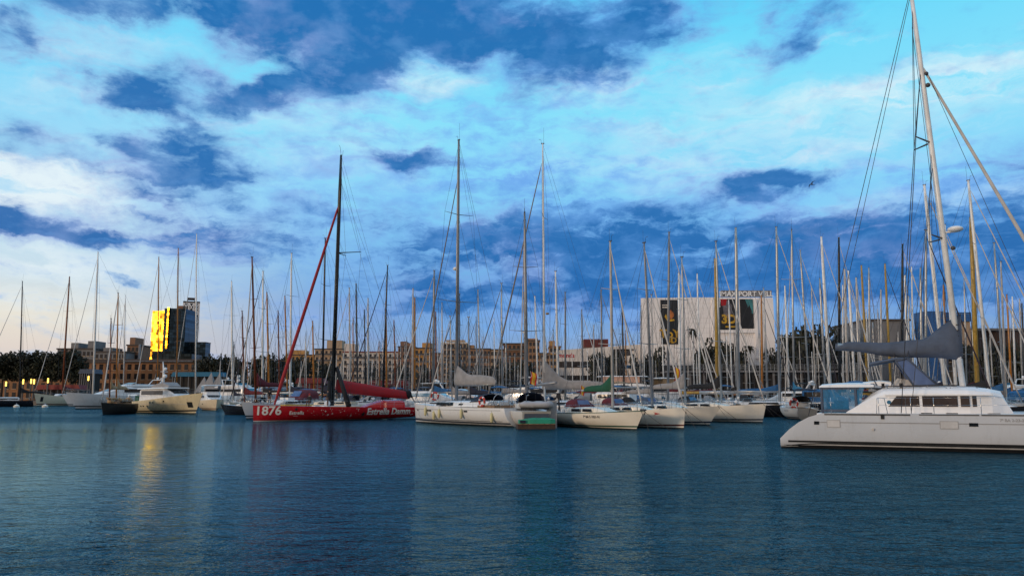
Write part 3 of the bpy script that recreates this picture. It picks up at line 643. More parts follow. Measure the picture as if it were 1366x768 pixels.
def palm(px, ytop, Y, label):
    x = P(px, 500, Y).x; zt = zat(ytop, Y) - 1.4; t = thing('palm_tree', label, 'palm tree', (x, Y, 1.4), rnd.uniform(0, 6), 'palms before the cinema hall')
    b = MB(); b.tube([(0, 0, 0), (.2, 0, zt * .5), (.1, .1, zt - 2)], [.38, .3, .28], 8); b.build('trunk', 'bark', t)
    b = MB()
    for k in range(34):
        a = rnd.uniform(0, 6.28); up = rnd.uniform(-.7, 1.1); L = rnd.uniform(2.6, 3.6); pr = None
        for j in range(7):
            f = j / 6; p = Vector((math.cos(a) * L * f * math.cos(up * .6), math.sin(a) * L * f * math.cos(up * .6), zt - 2 + L * (f * math.sin(up) * .9 - f * f * .75) + .3))
            wd = .35 * math.sin(math.pi * min(1, f + .12)) + .03; sd = Vector((-math.sin(a), math.cos(a), -.35)) * wd; sd2 = Vector((math.sin(a), -math.cos(a), -.35)) * wd
            cur = (p + sd, p, p + sd2)
            if pr: b.add([pr[0], pr[1], pr[2], cur[0], cur[1], cur[2]], [(0, 1, 4, 3), (1, 2, 5, 4)])
            pr = cur
    b.build('crown', 'palm leaves', t)
palm(926, 434, 276, 'palm tree with drooping crown before the cinema hall, left of the gold mast'); palm(1000, 457, 276, 'small palm tree under the right posters of the cinema')

# ------------------------------------------------------------------ boats: hull shape
ROWS = [1.0, .955, .84, .62, .38, .20, .12, .05, -.05]
class Hull:
    """x forward (bow +), y to port, z up from the waterline, origin amidships."""
    def __init__(s, L, B, fb, fs, dip=.05, rake=.8, trake=.25, tw=.62, fine=1.7, tm=.42, flare=.10, run=0.0, pz=0.0):
        s.L, s.B, s.fb, s.fs, s.dip, s.rake, s.tr, s.tw, s.fine, s.tm, s.flare, s.run, s.pz = L, B, fb, fs, dip, rake, trake, tw, fine, tm, flare, run, pz
    def half(s, t):
        if t >= s.tm: u = (t - s.tm) / (1 - s.tm); k = (1 - u ** s.fine) ** .9 if u < 1 else 0
        else: u = (s.tm - t) / s.tm; k = 1 - (1 - s.tw) * u * u
        return max(.012, s.B / 2 * k)
    def sheer(s, t): return s.fs + (s.fb - s.fs) * (t ** 1.6) - s.dip * math.sin(math.pi * t)
    def pt(s, t, zf):
        z = s.sheer(t) * zf; u = 1 - max(zf, 0)
        x = -s.L / 2 + t * s.L - t ** 3 * s.rake * (u + (.3 * -zf if zf < 0 else 0)) + (1 - t) ** 3 * s.tr * u
        if s.run and t < .45: z = max(z, s.run * (1 - t / .45) ** 1.5 - (.06 if zf < 0 else 0)) if zf < .3 else z
        k = 1 - s.flare * (u ** 1.6) - (.45 * u ** 3.2) - s.flare * 2.2 * u * max(0, t - .5)
        if zf < 0: k = .35
        return Vector((x, max(.008, s.half(t) * max(k, .05)), z))
    def side(s, x, z):
        """outer half-breadth at a point of the topsides"""
        t = min(1, max(0, (x + s.L / 2) / s.L))
        for _ in range(12):
            zf = min(1, max(0, z / s.sheer(t))); p = s.pt(t, zf); t = min(1, max(0, t + (x - p.x) / s.L))
        return s.pt(t, min(1, max(0, z / s.sheer(t)))).y
    def mesh(s, mats, n=18, sink=.03):
        """mats: topside, sheer stripe, boot stripe, antifoul, deck"""
        b = MB(); st = [1 - (1 - i / n) ** 1.15 for i in range(n + 1)]
        rows_mat = [1, 0, 0, 0, 0, 2, 0, 3] if len(mats) < 6 else mats[5]
        for side in (1, -1):
            g = [[s.pt(t, zf) for zf in ROWS] for t in st]
            vs_ = [(p.x, p.y * side, p.z) for r_ in g for p in r_]; m = len(ROWS)
            for k in range(m - 1):
                fs = []
                for i in range(n):
                    q = (i * m + k, (i + 1) * m + k, (i + 1) * m + k + 1, i * m + k + 1)
                    fs.append(q if side < 0 else q[::-1])
                b.add([], []); o = len(b.v) if k == 0 else o0
                if k == 0: b.v += vs_; o0 = o
                for f in fs: b.f.append(tuple(i + o0 for i in f)); b.m.append(rows_mat[k]); b.sm.append(True)
        # transom, deck
        tr_ = [s.pt(0, zf) for zf in ROWS]
        vs_ = [(p.x, p.y, p.z) for p in tr_] + [(p.x, -p.y, p.z) for p in tr_]; m = len(ROWS)
        b.add(vs_, [(k, k + 1, m + k + 1, m + k) for k in range(m - 1)], 0)
        dk = [s.pt(t, 1.0) for t in st]
        vs_ = [(p.x, p.y * .985, p.z - sink) for p in dk] + [(p.x, -p.y * .985, p.z - sink) for p in dk]
        b.add(vs_, [(i, i + n + 1, i + n + 2, i + 1) for i in range(n)], 4)
        return b
    def wrap(s, vs_, side, x0, z0, sgn, off=.015):
        """lay flat lettering on the topsides: text x runs along sgn*x"""
        out = []
        for p in vs_:
            x = x0 + sgn * p[0]; z = z0 + p[1]; out.append((x, side * (s.side(x, z) + off), z))
        return out
def hull_text(root, hull, s_, side, x0, z0, size, m, offset=.0, shear=0.0, off=.015):
    v, f = text_mesh(s_, size, offset, shear); sgn = -1 if side > 0 else 1
    b = MB(); b.add(hull.wrap(v, side, x0, z0, sgn, off), f); return b.build('lettering', m, root)
def hull_patch(root, hull, name, m, side, x0, x1, z0, z1, off=.012, n=6):
    b = MB(); vs_ = []
    for i in range(n + 1):
        x = x0 + (x1 - x0) * i / n
        for z in (z0, z1): vs_.append((x, side * (hull.side(x, z) + off), z))
    b.add(vs_, [(2 * i, 2 * i + 2, 2 * i + 3, 2 * i + 1) for i in range(n)]); return b.build(name, m, root)

# ------------------------------------------------------------------ boats: rig and deck gear
def house(b, x0, x1, wid, z0, h, mi=0, fs=.5, bs=.15, nose=.55):
    """a coachroof with rounded roof edges; front slope fs and back slope bs in metres"""
    rings = []
    for (x, k, w_) in [(x1, 0.02, nose), (x1 - fs * .5, .55, nose + .1), (x1 - fs, .95, nose + .22), ((x0 + x1) / 2, 1.0, 1.0), (x0 + bs, 1.0, .98), (x0, .9, .96)]:
        hh = h * k; y = wid / 2 * min(1, w_)
        rings.append([(x, -y, z0), (x, -y * .95, z0 + hh * .72), (x, -y * .82, z0 + hh * .96), (x, 0, z0 + hh * 1.06), (x, y * .82, z0 + hh * .96), (x, y * .95, z0 + hh * .72), (x, y, z0)])
    b.loft(rings, mi, True, False); return b
def cover(b, x0, x1, z0, hmax, hmin, wmax=.34, mi=0, seed=0, n=11, sag=0.0):
    """sail cover along the boom: from the mast (x0) to its end (x1)"""
    r = random.Random(seed); rings = []
    for i in range(n):
        u = i / (n - 1); h = hmin + (hmax - hmin) * (max(0, 1 - u * 2.3) ** 1.6) + hmin * .5 * math.sin(math.pi * u) + r.uniform(-.02, .02); w_ = (wmax * (1 - .35 * u)) * (.55 if i == 0 else 1); x = x0 + (x1 - x0) * u
        if i == n - 1: h *= .55; w_ *= .6
        zb = z0 - .10 - sag * math.sin(math.pi * u)
        prof = [(0, -.02), (.6, .04), (1, .22), (.82, .5), (.42, .8), (.1, 1.0), (-.1, 1.0), (-.42, .8), (-.82, .5), (-1, .22), (-.6, .04)]
        rings.append([(x, w_ / 2 * px_ * (1 + r.uniform(-.09, .09)), zb + h * pz_) for px_, pz_ in prof])
    b.loft(rings, mi, True, True); return b
def rig(root, base, top, hull, mm='alu', rad=.08, spreaders=2, boomlen=None, boomz=None, boomm=None, cov=None, covh=1.1, furl='sail roll', furlr=.055, fcol=None, wires=True, fore=True, mizzen=False, dir_=-1, instruments=True, radar=None, seed=0, wr=.011, n=7, spread=.085, tang=.97, jibwire=True):
    """mast, spreaders, boom, sail cover, furled headsail and wires in the boat's own coordinates"""
    base = Vector(base); top = Vector(top); H = (top - base).length
    at = lambda k: base.lerp(top, k)
    b = MB(); b.tube([base, at(.6), at(.9), top], [rad, rad * .95, rad * .8, rad * .6], n, flat=.8); mo = b.build('mast', mm, root)
    if instruments:
        b = MB(); b.box(top.x - .16, top.x + .16, top.y - .05, top.y + .05, top.z - .02, top.z + .07)
        b.tube([top + Vector((.12, 0, .05)), top + Vector((.2, 0, .45)), top + Vector((.42, 0, .47))], .016, 4); b.tube([top + Vector((-.1, 0, .05)), top + Vector((-.12, .02, H * .05 + .4))], .010, 4)
        b.build('masthead', 'dark mast', mo)
    sp = []
    for k in range(spreaders):
        f = (k + 1) / (spreaders + 1) + .04; c = at(f); sw = H * spread * (1.05 - .28 * k); sp.append((c, sw))
        b = MB(); b.tube([c + Vector((-.18, -sw, .06)), c, c + Vector((-.18, sw, .06))], [.018, .04, .018], 4); b.build('spreader', mm if mm != 'white mast' else 'alu', mo)
    L = hull.L; bow = Vector((L / 2 - .2, 0, hull.sheer(.98))); stern = Vector((-L / 2 + .15, 0, hull.sheer(0) + .05))
    if mizzen: bow = base + Vector((L * .2, 0, .4)); 
    hound = at(tang)
    if fore:
        b = MB(); d = bow - hound; b.tube([hound + d * .02, hound + d * .06, hound + d * .5, hound + d * .9, bow + Vector((0, 0, .4))], [.018, furlr * .6, furlr, furlr * 1.2, furlr * .8], 6); b.build('furled_jib', furl, root)
    elif jibwire:
        b = MB(); b.tube([hound, bow], wr * 1.1, 3); b.build('forestay', 'wire', root)
    if wires:
        b = MB(); chain = hull.half(.5) * .92
        for sd in (-1, 1):
            cp = Vector((base.x - .25, sd * chain, hull.sheer(.5)))
            pr = at(.985)
            for c, sw in reversed(sp):
                tip = c + Vector((-.18, sd * sw, .06)); b.tube([pr, tip], wr, 3); pr = tip
            b.tube([pr, cp], wr, 3)
            if sp: b.tube([sp[0][0], cp + Vector((.5, 0, 0))], wr, 3)
            if len(sp) > 1: b.tube([sp[1][0], sp[0][0] + Vector((-.18, sd * sp[0][1], .06))], wr, 3)
        b.tube([top, stern], wr, 3)
        if boomlen: b.tube([at(.96), Vector((base.x + dir_ * boomlen, 0, boomz))], wr * .8, 3)
        b.tube([at(.9) + Vector((.12, .05, 0)), base + Vector((.14, .05, .8))], wr * .8, 3)
        b.build('rigging', 'wire', root)
    if boomlen:
        e = Vector((base.x + dir_ * boomlen, 0, boomz)); s_ = Vector((base.x + dir_ * .1, 0, boomz))
        b = MB(); b.tube([s_, e], rad * .8, 6); bo = b.build('boom', boomm or mm, root)
        if cov: b = MB(); cover(b, s_.x + .14 * -dir_, e.x - .25 * dir_, boomz, covh, .34, .36, 0, seed); b.build('sail_cover', cov, bo)
    if radar:
        c = at(radar) + Vector((.3, 0, 0)); b = MB(); b.tube([at(radar) - Vector((0, 0, .1)), c - Vector((0, 0, .1))], .04, 4); b.ball(c, .28, 0, 10, 5, .45); b.build('radar', 'white plastic', mo)
def rails(root, hull, x0=.04, x1=.96, h=.62, n=8, m='steel', pulpit=True):
    b = MB()
    for sd in (-1, 1):
        pts = []
        for i in range(n + 1):
            t = x0 + (x1 - x0) * i / n; p = hull.pt(t, 1.0); q = Vector((p.x, sd * p.y * .94, p.z)); pts.append(q + Vector((0, 0, h))); b.tube([q, q + Vector((0, 0, h))], .013, 4)
        b.tube(pts, .009, 3); b.tube([p - Vector((0, 0, h * .48)) for p in pts], .007, 3)
    if pulpit:
        p = hull.pt(x1, 1); q = hull.pt(.995, 1)
        b.tube([(p.x, p.y * .94, p.z + h), (q.x, .25, q.z + h * 1.05), (q.x + .05, 0, q.z + h * 1.05), (q.x, -.25, q.z + h * 1.05), (p.x, -p.y * .94, p.z + h)], .016, 5)
        b.tube([(q.x, .22, q.z + h), (q.x - .2, .1, q.z)], .013, 4); b.tube([(q.x, -.22, q.z + h), (q.x - .2, -.1, q.z)], .013, 4)
        p = hull.pt(x0, 1); q = hull.pt(0, 1)
        b.tube([(p.x, p.y * .94, p.z + h), (q.x + .05, q.y * .9, q.z + h), (q.x + .02, -q.y * .9, q.z + h), (p.x, -p.y * .94, p.z + h)], .016, 5)
    b.build('guardrail', m, root)
def sprayhood(root, x, z, w_, m, L=1.3, h=.85, wind=True):
    b = MB(); rings = []
    for u, hh in [(0, .02), (.25, .62), (.5, .95), (.8, 1.0), (1, .96)]:
        rings.append([(x + L * .5 - L * u, math.cos(a) * w_ / 2, z + max(0.02, math.sin(a)) ** .6 * h * hh) for a in [math.pi * k / 8 for k in range(9)]])
    b.loft(rings, 0, False, True, False)
    so_ = b.build('sprayhood', m, root)
    if wind:
        b = MB(); b.add([(x + L * .36, -w_ * .28, z + h * .36), (x + L * .36, w_ * .28, z + h * .36), (x + L * .2, w_ * .25, z + h * .84), (x + L * .2, -w_ * .25, z + h * .84)], [(0, 1, 2, 3)]); b.build('windscreen', 'spray window', so_)
def bimini(root, x, z, w_, L, m, h=.25, posts=1.6, name='bimini'):
    b = MB(); rings = []
    for u in (0, .25, .5, .75, 1):
        k = h * math.sin(math.pi * (.15 + .7 * u)); rings.append([(x - L / 2 + L * u, w_ / 2 * y, z + k * (1 - .5 * abs(y) ** 2.5)) for y in (-1, -.6, 0, .6, 1)] + [(x - L / 2 + L * u, w_ / 2 * y, z + k * (1 - .5 * abs(y) ** 2.5) - .05) for y in (1, .6, 0, -.6, -1)])
    b.loft(rings, 0, True, True); bo = b.build(name, m, root)
    b = MB()
    for sx_ in (-.42, .42):
        for sy in (-1, 1): b.tube([(x + L * sx_, sy * w_ * .48, z + h * .3), (x + L * sx_ * .2, sy * w_ * .48, z - posts)], .018, 4)
    b.tube([(x, -w_ * .47, z + h * .3), (x, w_ * .47, z + h * .3)], .018, 4); b.build(name + '_frame', 'steel', bo)
def boat_pts(bow, stern):
    d = bow - stern; d.z = 0
    return (bow + stern) / 2, d.length, math.atan2(d.y, d.x)
def to_local(root_loc, rz, p):
    d = Vector(p) - Vector(root_loc); c, s_ = math.cos(-rz), math.sin(-rz)
    return Vector((d.x * c - d.y * s_, d.x * s_ + d.y * c, d.z))
def mast_line(loc, rz, tx, ty, bx, by, Y, zdeck):
    """mast foot and head in boat coordinates from two sightings at depth Y"""
    a = P(tx, ty, Y); c = P(bx, by, Y); k = (zdeck - c.z) / (a.z - c.z); base = c + (a - c) * k
    return to_local(loc, rz, base), to_local(loc, rz, a)
def axis_depth(loc, rz, px, py, lim):
    """depth at which a sighting crosses the boat's centre line"""
    k = P(px, py, 1.0).x; c, s_ = math.cos(rz), math.sin(rz); den = c - k * s_
    t = (k * loc[1] - loc[0]) / den if abs(den) > .15 else 0
    return loc[1] + max(-lim, min(lim, t)) * s_
def lifebuoy(name, label, loc, axis, r=.32, group=None):
    b = MB(); b.torus((0, 0, 0), axis, r, r * .26, 0, 20, 8, 1); o = b.build(name, ['lifebuoy red', 'white plastic'], None, loc); tag(o, label, 'lifebuoy', group)
def fender(loc, label, m='fender', ln=.72, r=.13, group='fenders along the white sloop'):
    t = thing('fender', label, 'fender', loc, 0, group)
    b = MB(); b.tube([(0, 0, -.06), (0, 0, 0), (0, 0, .08), (0, 0, ln - .08), (0, 0, ln), (0, 0, ln + .08)], [.03, r * .7, r, r, r * .6, .03], 10); b.build('body', m, t)
    b = MB(); b.tube([(0, 0, ln + .06), (0, .05, ln + .75)], .012, 4); b.build('rope', 'rope', t)
def ensign(label, loc, lean=(-.3, 0), h=1.1, drop=.8, w_=.34):
    t = thing('flag', label, 'flag', loc)
    b = MB(); tip = Vector((lean[0] * h, lean[1] * h, h)); b.tube([(0, 0, 0), tip], .016, 5); b.build('staff', 'pale mast', t)
    for k, (m, a0, a1) in enumerate([('flag red', 0, .25), ('flag yellow', .25, .75), ('flag red', .75, 1)]):
        b = MB(); vs_ = []
        for j in range(6):
            f = j / 5
            for a in (a0, a1):
                vs_.append(tip + Vector((w_ * a + .05 * math.sin(f * 5), .06 * math.sin(f * 7 + a * 4), -drop * f - a * .22)))
        b.add(vs_, [(2 * j, 2 * j + 2, 2 * j + 3, 2 * j + 1) for j in range(5)]); b.build('band', m, t)

PLACED = []      # (ax, ay, bx, by, half width): footprints, so that no two hulls meet
def seg_dist(p, q):
    def pd(x, y, a):
        ax, ay, bx, by = a[:4]; dx, dy = bx - ax, by - ay; t = max(0, min(1, ((x - ax) * dx + (y - ay) * dy) / (dx * dx + dy * dy + 1e-9))); return math.hypot(x - ax - t * dx, y - ay - t * dy)
    best = 1e9
    for i in range(9):
        u = i / 8; best = min(best, pd(p[0] + (p[2] - p[0]) * u, p[1] + (p[3] - p[1]) * u, q))
    return best
def foot(loc, rz, L, B): 
    c, s_ = math.cos(rz) * L * .47, math.sin(rz) * L * .47; return (loc[0] - c, loc[1] - s_, loc[0] + c, loc[1] + s_, B / 2)
def free(f): return all(seg_dist(f, q) > f[4] + q[4] + .15 for q in PLACED)

# ================================================================== the near boats
# ---- catamaran
def catamaran():
    d = Vector((.908, -.417, 0)).normalized(); left = Vector((-d.y, d.x, 0)); o0 = W(1041, 597); rz = math.atan2(d.y, d.x)
    loc = o0 + left * 3.75 + d * 7.5; loc.z = 0
    root = thing('catamaran', 'large white sailing catamaran with slate sail cover in the right foreground', 'catamaran', loc, rz)
    class CH(Hull):
        def sheer(s, t):
            x = t * 15.0
            return 1.62 * (.17 + .83 * math.sin(min(1, (x + .10) / 2.25) * math.pi / 2) ** .80) + .12 * max(0, t - .5)
        def half(s, t):
            if t > .6: return max(.03, .80 * (1 - ((t - .6) / .4) ** 2.0))
            return .80 - .12 * max(0, .2 - t) / .2
        def pt(s, t, zf):
            p = Hull.pt(s, t, zf); u = 1 - max(zf, 0); p.y = max(.02, s.half(t) * (1 - .10 * u ** 2 - .30 * u ** 6)) if zf >= 0 else .3 * s.half(t); p.x = -7.5 + 15 * t - .25 * t ** 3 * u; return p
    ch = CH(15.0, 1.6, 1.7, 1.6)
    global ROWS
    keep = ROWS; ROWS = [1.0, .93, .75, .5, .30, .165, .125, .075, -.08]
    for sd in (-1, 1):
        b = ch.mesh(['shaded cat white'] * 5 + [[0, 0, 0, 0, 0, 1, 2, 3]], n=40, sink=0.0)
        hb = MB(); hb.v = [(x, y + sd * 2.95, z) for x, y, z in b.v]; hb.f, hb.m, hb.sm = b.f, b.m, b.sm
        hb.build('hull', ['shaded cat white', 'antifoul', 'frost panel', 'antifoul', 'deck'], root)
    ROWS = keep
    X = lambda x: x - 7.5                      # metres from the stern
    def xs(px, yo=-2.4):                        # where a sighting meets the line y = yo
        lo, hi = 0.0, 16.0
        for _ in range(40):
            m_ = (lo + hi) / 2; w_ = loc + d * (m_ - 7.5) + left * yo; u = 683 + 1050 * w_.x / (w_.y * math.cos(PITCH) * 1.0 + 0)
            if u < px: lo = m_
            else: hi = m_
        return lo - 7.5
    yo = -3.75
    def outer(x, z, off=.014): return -(2.95 + ch.side(x, z)) - off
    def patch(name, m, x0, x1, z0, z1, off=.014, n=8):
        b = MB(); vs_ = []
        for i in range(n + 1):
            x = x0 + (x1 - x0) * i / n
            for z in (z0, z1): vs_.append((x, outer(x, z, off), z))
        b.add(vs_, [(2 * i, 2 * i + 2, 2 * i + 3, 2 * i + 1) for i in range(n)]); return b.build(name, m, root)
    patch('waterline_stripe', 'antifoul', X(.35), X(14.6), .27, .36, n=40); patch('waterline_stripe', 'antifoul', X(.15), X(14.6), .0, .15, n=40)
    patch('rub_line', 'grey line', X(1.6), X(14.6), 1.195, 1.225, n=40)
    patch('toe_rail', 'dark mast', X(2.0), X(5.55), 1.535, 1.605, n=10); patch('toe_rail', 'dark mast', X(5.9), X(8.2), 1.555, 1.605, n=8); patch('toe_rail', 'dark mast', X(8.28), X(14.4), 1.555, 1.61, n=20)
    for px, w_ in ((1087.5, .22), (1296, .34)):
        x = xs(px, yo); patch('porthole', 'window', x - w_ / 2, x + w_ / 2, 1.10, 1.25, .022)
    for px0, px1 in ((1101, 1119), (1251, 1276)):
        patch('hull_panel', 'ink grey', xs(px0, yo), xs(px1, yo), .98, 1.32, .018); patch('hull_panel', 'frost panel', xs(px0, yo) + .03, xs(px1, yo) - .03, 1.01, 1.29, .022)
    x = xs(1162, yo); b = MB(); b.tube([(x, outer(x, .93, 0) + .05, .93), (x, outer(x, .93, .08), .92)], .06, 8); b.build('outlet', 'pale mast', root)
    x = xs(1175.5, yo); b = MB(); b.box(x - .07, x + .07, outer(x, 1.5, .05), outer(x, 1.5, -.02), 1.38, 1.58); b.build('fairlead', 'black', root)
    v, f = text_mesh('7\u00aa BA 2-23-2009', .17, .004); b = MB(); b.add([(xs(1352, yo) + p[0], outer(xs(1352, yo) + p[0], 1.32 + p[1], .018), 1.32 + p[1]) for p in v], f); b.build('lettering', 'ink grey', root)
    v, f = text_mesh('LUMARA', .14, .0, .2); b = MB(); b.add([(xs(1073, yo) + p[0], outer(xs(1073, yo) + p[0], 1.22 + p[1], .018), 1.22 + p[1]) for p in v], f)
    # bridge deck and coachroof
    b = MB(); b.box(X(1.6), X(11.5), -2.6, 2.6, .85, 1.60); b.build('bridge_deck', 'deck', root)
    b = MB()
    rings = []
    for x, zt, k in [(2.9, 1.66, 1.0), (3.45, 2.05, 1.0), (4.1, 2.55, 1.0), (4.6, 2.80, 1.0), (6.2, 2.86, 1.0), (8.0, 2.82, .98), (8.9, 2.72, .86), (9.35, 2.62, .72), (9.75, 1.70, .62)]:
        y = 2.5 * k; h = zt - 1.6
        rings.append([(X(x), -y, 1.58), (X(x), -y + .10 * min(1, h), 1.6 + h * .74), (X(x), -y + .22 * min(1, h), 1.6 + h * .86), (X(x), -y * .74, 1.6 + h), (X(x), 0, 1.6 + h * 1.05), (X(x), y * .74, 1.6 + h), (X(x), y - .22 * min(1, h), 1.6 + h * .86), (X(x), y - .10 * min(1, h), 1.6 + h * .74), (X(x), y, 1.58)])
    b.loft(rings, 0, True, False); b.build('coachroof', 'skylit roof white', root)
    def wall_y(x, z):
        k = 1.0 if x < X(8.0) else 1 - (x - X(8.0)) / 1.75 * .36
        return -(2.5 * k - .10 * (z - 1.6) / .95) - .012
    wins = [(1184, 1226, 1196), (1230, 1277, 1230), (1281, 1293, 1280), (1297, 1303, 1296), (1309.5, 1314.5, 1308.5), (1316, 1322, 1315)]
    for (p0, p1, pt_) in wins:
        x0, x1, xt = xs(p0), xs(p1), xs(pt_); z0, z1 = 1.93, 2.40
        xm = xt if p0 == 1184 else x0
        b = MB(); pts = [(x0, z0), (x1, z0), (x1, z1), (xm, z1)]
        b.add([(x, wall_y(x, z), z) for x, z in pts] + [(x, wall_y(x, z) + .03, z) for x, z in pts], [(0, 1, 2, 3), (0, 4, 5, 1), (1, 5, 6, 2), (2, 6, 7, 3), (3, 7, 4, 0)])
        b.build('window', 'brown window', root)
    b = MB(); b.box(xs(1184) - .1, xs(1325), wall_y(0, 2.44) - .07, wall_y(0, 2.44) + .3, 2.42, 2.47); b.build('eyebrow', 'gelcoat', root)
    # cockpit roof, enclosure
    b = MB(); rings = []
    for x, k in ((1.75, .0), (1.85, .10), (2.6, .16), (3.5, .17), (4.15, .12)):
        rings.append([(X(x), -2.35, 2.82), (X(x), -2.3, 2.86 + k * .6), (X(x), -1.4, 2.88 + k), (X(x), 1.4, 2.88 + k), (X(x), 2.3, 2.86 + k * .6), (X(x), 2.35, 2.82)])
    b.loft(rings, 0, True, False); b.build('cockpit_roof', 'skylit roof white', root)
    b = MB()
    for x in (1.85, 3.35): b.tube([(X(x), -2.28, 1.6), (X(x), -2.28, 2.84)], .06, 6); b.tube([(X(x), 2.28, 1.6), (X(x), 2.28, 2.84)], .06, 6)
    for z in (1.72, 2.78): b.box(X(1.85), X(3.5), -2.31, -2.25, z - .06, z + .06)
    b.build('enclosure_frame', 'slate canvas', root)
    b = MB(); b.add([(X(1.86), -2.27, 1.6), (X(3.0), -2.27, 1.6), (X(3.55), -2.27, 2.0), (X(3.72), -2.27, 2.83), (X(1.86), -2.27, 2.83)], [(0, 1, 2, 3, 4)]); b.add([(X(1.85), -2.2, 1.6), (X(1.85), 2.2, 1.6), (X(1.85), 2.2, 2.83), (X(1.85), -2.2, 2.83)], [(0, 1, 2, 3)]); b.build('clear_curtain', 'vinyl', root)
    b = MB(); b.box(X(2.2), X(2.9), 1.0, 2.1, 1.6, 2.2); b.box(X(2.1), X(2.9), -.6, .5, 1.6, 1.95); b.build('cockpit_seat', 'blue canvas', root)
    # helm pod and spray hood
    b = MB(); rings = []
    for x, zt in ((3.4, 2.86), (3.7, 3.08), (4.4, 3.16), (4.9, 3.10), (5.0, 2.86)):
        rings.append([(X(x), -1.6, 2.8), (X(x), -1.55, zt - .05), (X(x), -1.2, zt), (X(x), .0, zt), (X(x), .2, 2.8)])
    b.loft(rings, 0, True, False); b.build('helm_pod', 'skylit roof white', root)
    b = MB(); rings = []
    for u, zz, ww in ((0, 0, .9), (.3, .03, 1.0), (.7, .07, 1.0), (1, 0.02, 1.0)):
        x = X(4.0) + 1.75 * u; zz += .22 * u; rings.append([(x, -1.7 * ww, 3.92 + zz), (x, -.9, 4.02 + zz), (x, 0.1, 4.02 + zz), (x, .8 * ww, 3.92 + zz), (x, .78 * ww, 3.88 + zz), (x, -1.68 * ww, 3.88 + zz)])
    b.loft(rings, 0, True, True); b.build('helm_canopy', 'slate canvas', root)
    b = MB(); A = [(X(5.15), -1.72, 4.05), (X(5.65), -1.72, 4.15), (X(6.85), -1.74, 2.90), (X(5.85), -1.74, 2.88)]
    b.add([Vector(p) for p in A] + [Vector(p) + Vector((0, 2.5, 0)) for p in A], [(0, 1, 2, 3), (1, 5, 6, 2), (4, 7, 6, 5)]); b.build('spray_window', 'spray window', root)
    b = MB(); off = Vector((0, -.02, 0))
    for i in range(4): b.tube([Vector(A[i]) + off, Vector(A[(i + 1) % 4]) + off], .045, 5)
    b.tube([Vector(A[0]), Vector((X(4.9), -1.72, 2.86))], .02, 5); b.tube([(X(3.8), -1.6, 3.86), (X(4.3), -1.6, 2.9)], .02, 5); b.build('canopy_frame', 'slate canvas', root)
    b = MB(); rings = []
    for x, h in ((4.9, .1), (5.2, .42), (5.9, .3), (6.4, .03)): rings.append([(X(x), -1.4, 2.83), (X(x), -1.1, 2.83 + h), (X(x), .2, 2.83 + h), (X(x), .5, 2.83)])
    b.loft(rings, 0, True, False); b.build('instrument_cover', 'white canvas', root)
    b = MB()
    for x, y in ((4.1, -1.75), (4.55, -1.9), (5.3, -2.0)): b.tube([(X(x), y, 2.8), (X(x), y, 2.95), (X(x), y, 3.0)], [.08, .06, .09], 8)
    b.build('winch', 'black', root)
    b = MB(); b.tube([(X(4.4), -2.0, 2.86), (X(9.2), -1.2, 2.83)], .015, 4); b.tube([(X(4.6), -2.05, 2.85), (X(7.6), -1.9, 2.88)], .03, 5); b.build('halyards', 'rope', root)
    b = MB(); 
    for x0, x1 in ((4.7, 6.2), (6.3, 7.2), (7.3, 8.4)): b.tube([(X(x0), -2.02, 2.76), (X(x0) + .1, -2.05, 2.82), (X(x1) - .1, -2.05, 2.81), (X(x1), -2.02, 2.74)], .018, 5)
    b.build('grab_rail', 'steel', root)
    # guardrails on the near side and far side
    b = MB()
    for sd in (-1, 1):
        pr = None
        for x in (2.3, 4.3, 5.6, 6.5, 8.3, 10.2, 12.2, 14.2):
            y = sd * (2.95 + ch.half(x / 15) * .92); q = Vector((X(x), y, ch.sheer(x / 15)))
            b.tube([q, q + Vector((0, 0, .72))], .015, 5)
            if pr is not None and x > 4.4:
                b.tube([pr + Vector((0, 0, .7)), q + Vector((0, 0, .7))], .008, 3); b.tube([pr + Vector((0, 0, .38)), q + Vector((0, 0, .38))], .007, 3)
            pr = q
        y = sd * 3.6
        b.tube([(X(4.2), y, 1.62), (X(4.25), y, 2.3), (X(4.55), y, 2.3), (X(4.65), y, 1.62)], .016, 5)
        b.tube([(X(5.4), y, 1.62), (X(5.4), y, 2.32), (X(4.6), y, 2.32)], .014, 5)
    b.build('guardrail', 'steel', root)
    b = MB(); b.tube([(X(4.75), wall_y(X(4.75), 2.2) - .01, 2.12), (X(4.75), wall_y(X(4.75), 2.2) + .02, 2.12)], .09, 14); 
    o = b.build('round_emblem', 'teal canvas', root)
    for x in (6.0, 7.0, 8.6): b = MB(); b.box(X(x), X(x) + .45, -3.3, -2.9, 1.62, 1.66); b.build('deck_hatch', 'window', root)
    # rig
    base = Vector((X(8.0), 0, 2.78)); top = Vector((X(7.05), 0, 23.2)); at = lambda k: base.lerp(top, k)
    b = MB(); b.tube([base, at(.5), at(.85), top], [.185, .18, .16, .12], 14, flat=.75); b.build('mast', 'white mast', root)
    b = MB(); c = at(.595)
    for sd in (-1, 1): b.tube([c, c + Vector((-.7, sd * 1.15, .05))], [.05, .03], 6)
    b.build('spreader', 'dark mast', root)
    b = MB(); c = at(.355)
    for sd in (-1, 1): b.tube([c, c + Vector((-.55, sd * 1.0, .05))], [.05, .03], 6)
    b.build('spreader', 'dark mast', root)
    b = MB(); c = at(.375) + Vector((.55, -.1, 0)); b.ball(c, .36, 0, 14, 6, .42); b.tube([at(.37), c - Vector((0, 0, .12))], .05, 5); b.build('radar', 'white plastic', root)
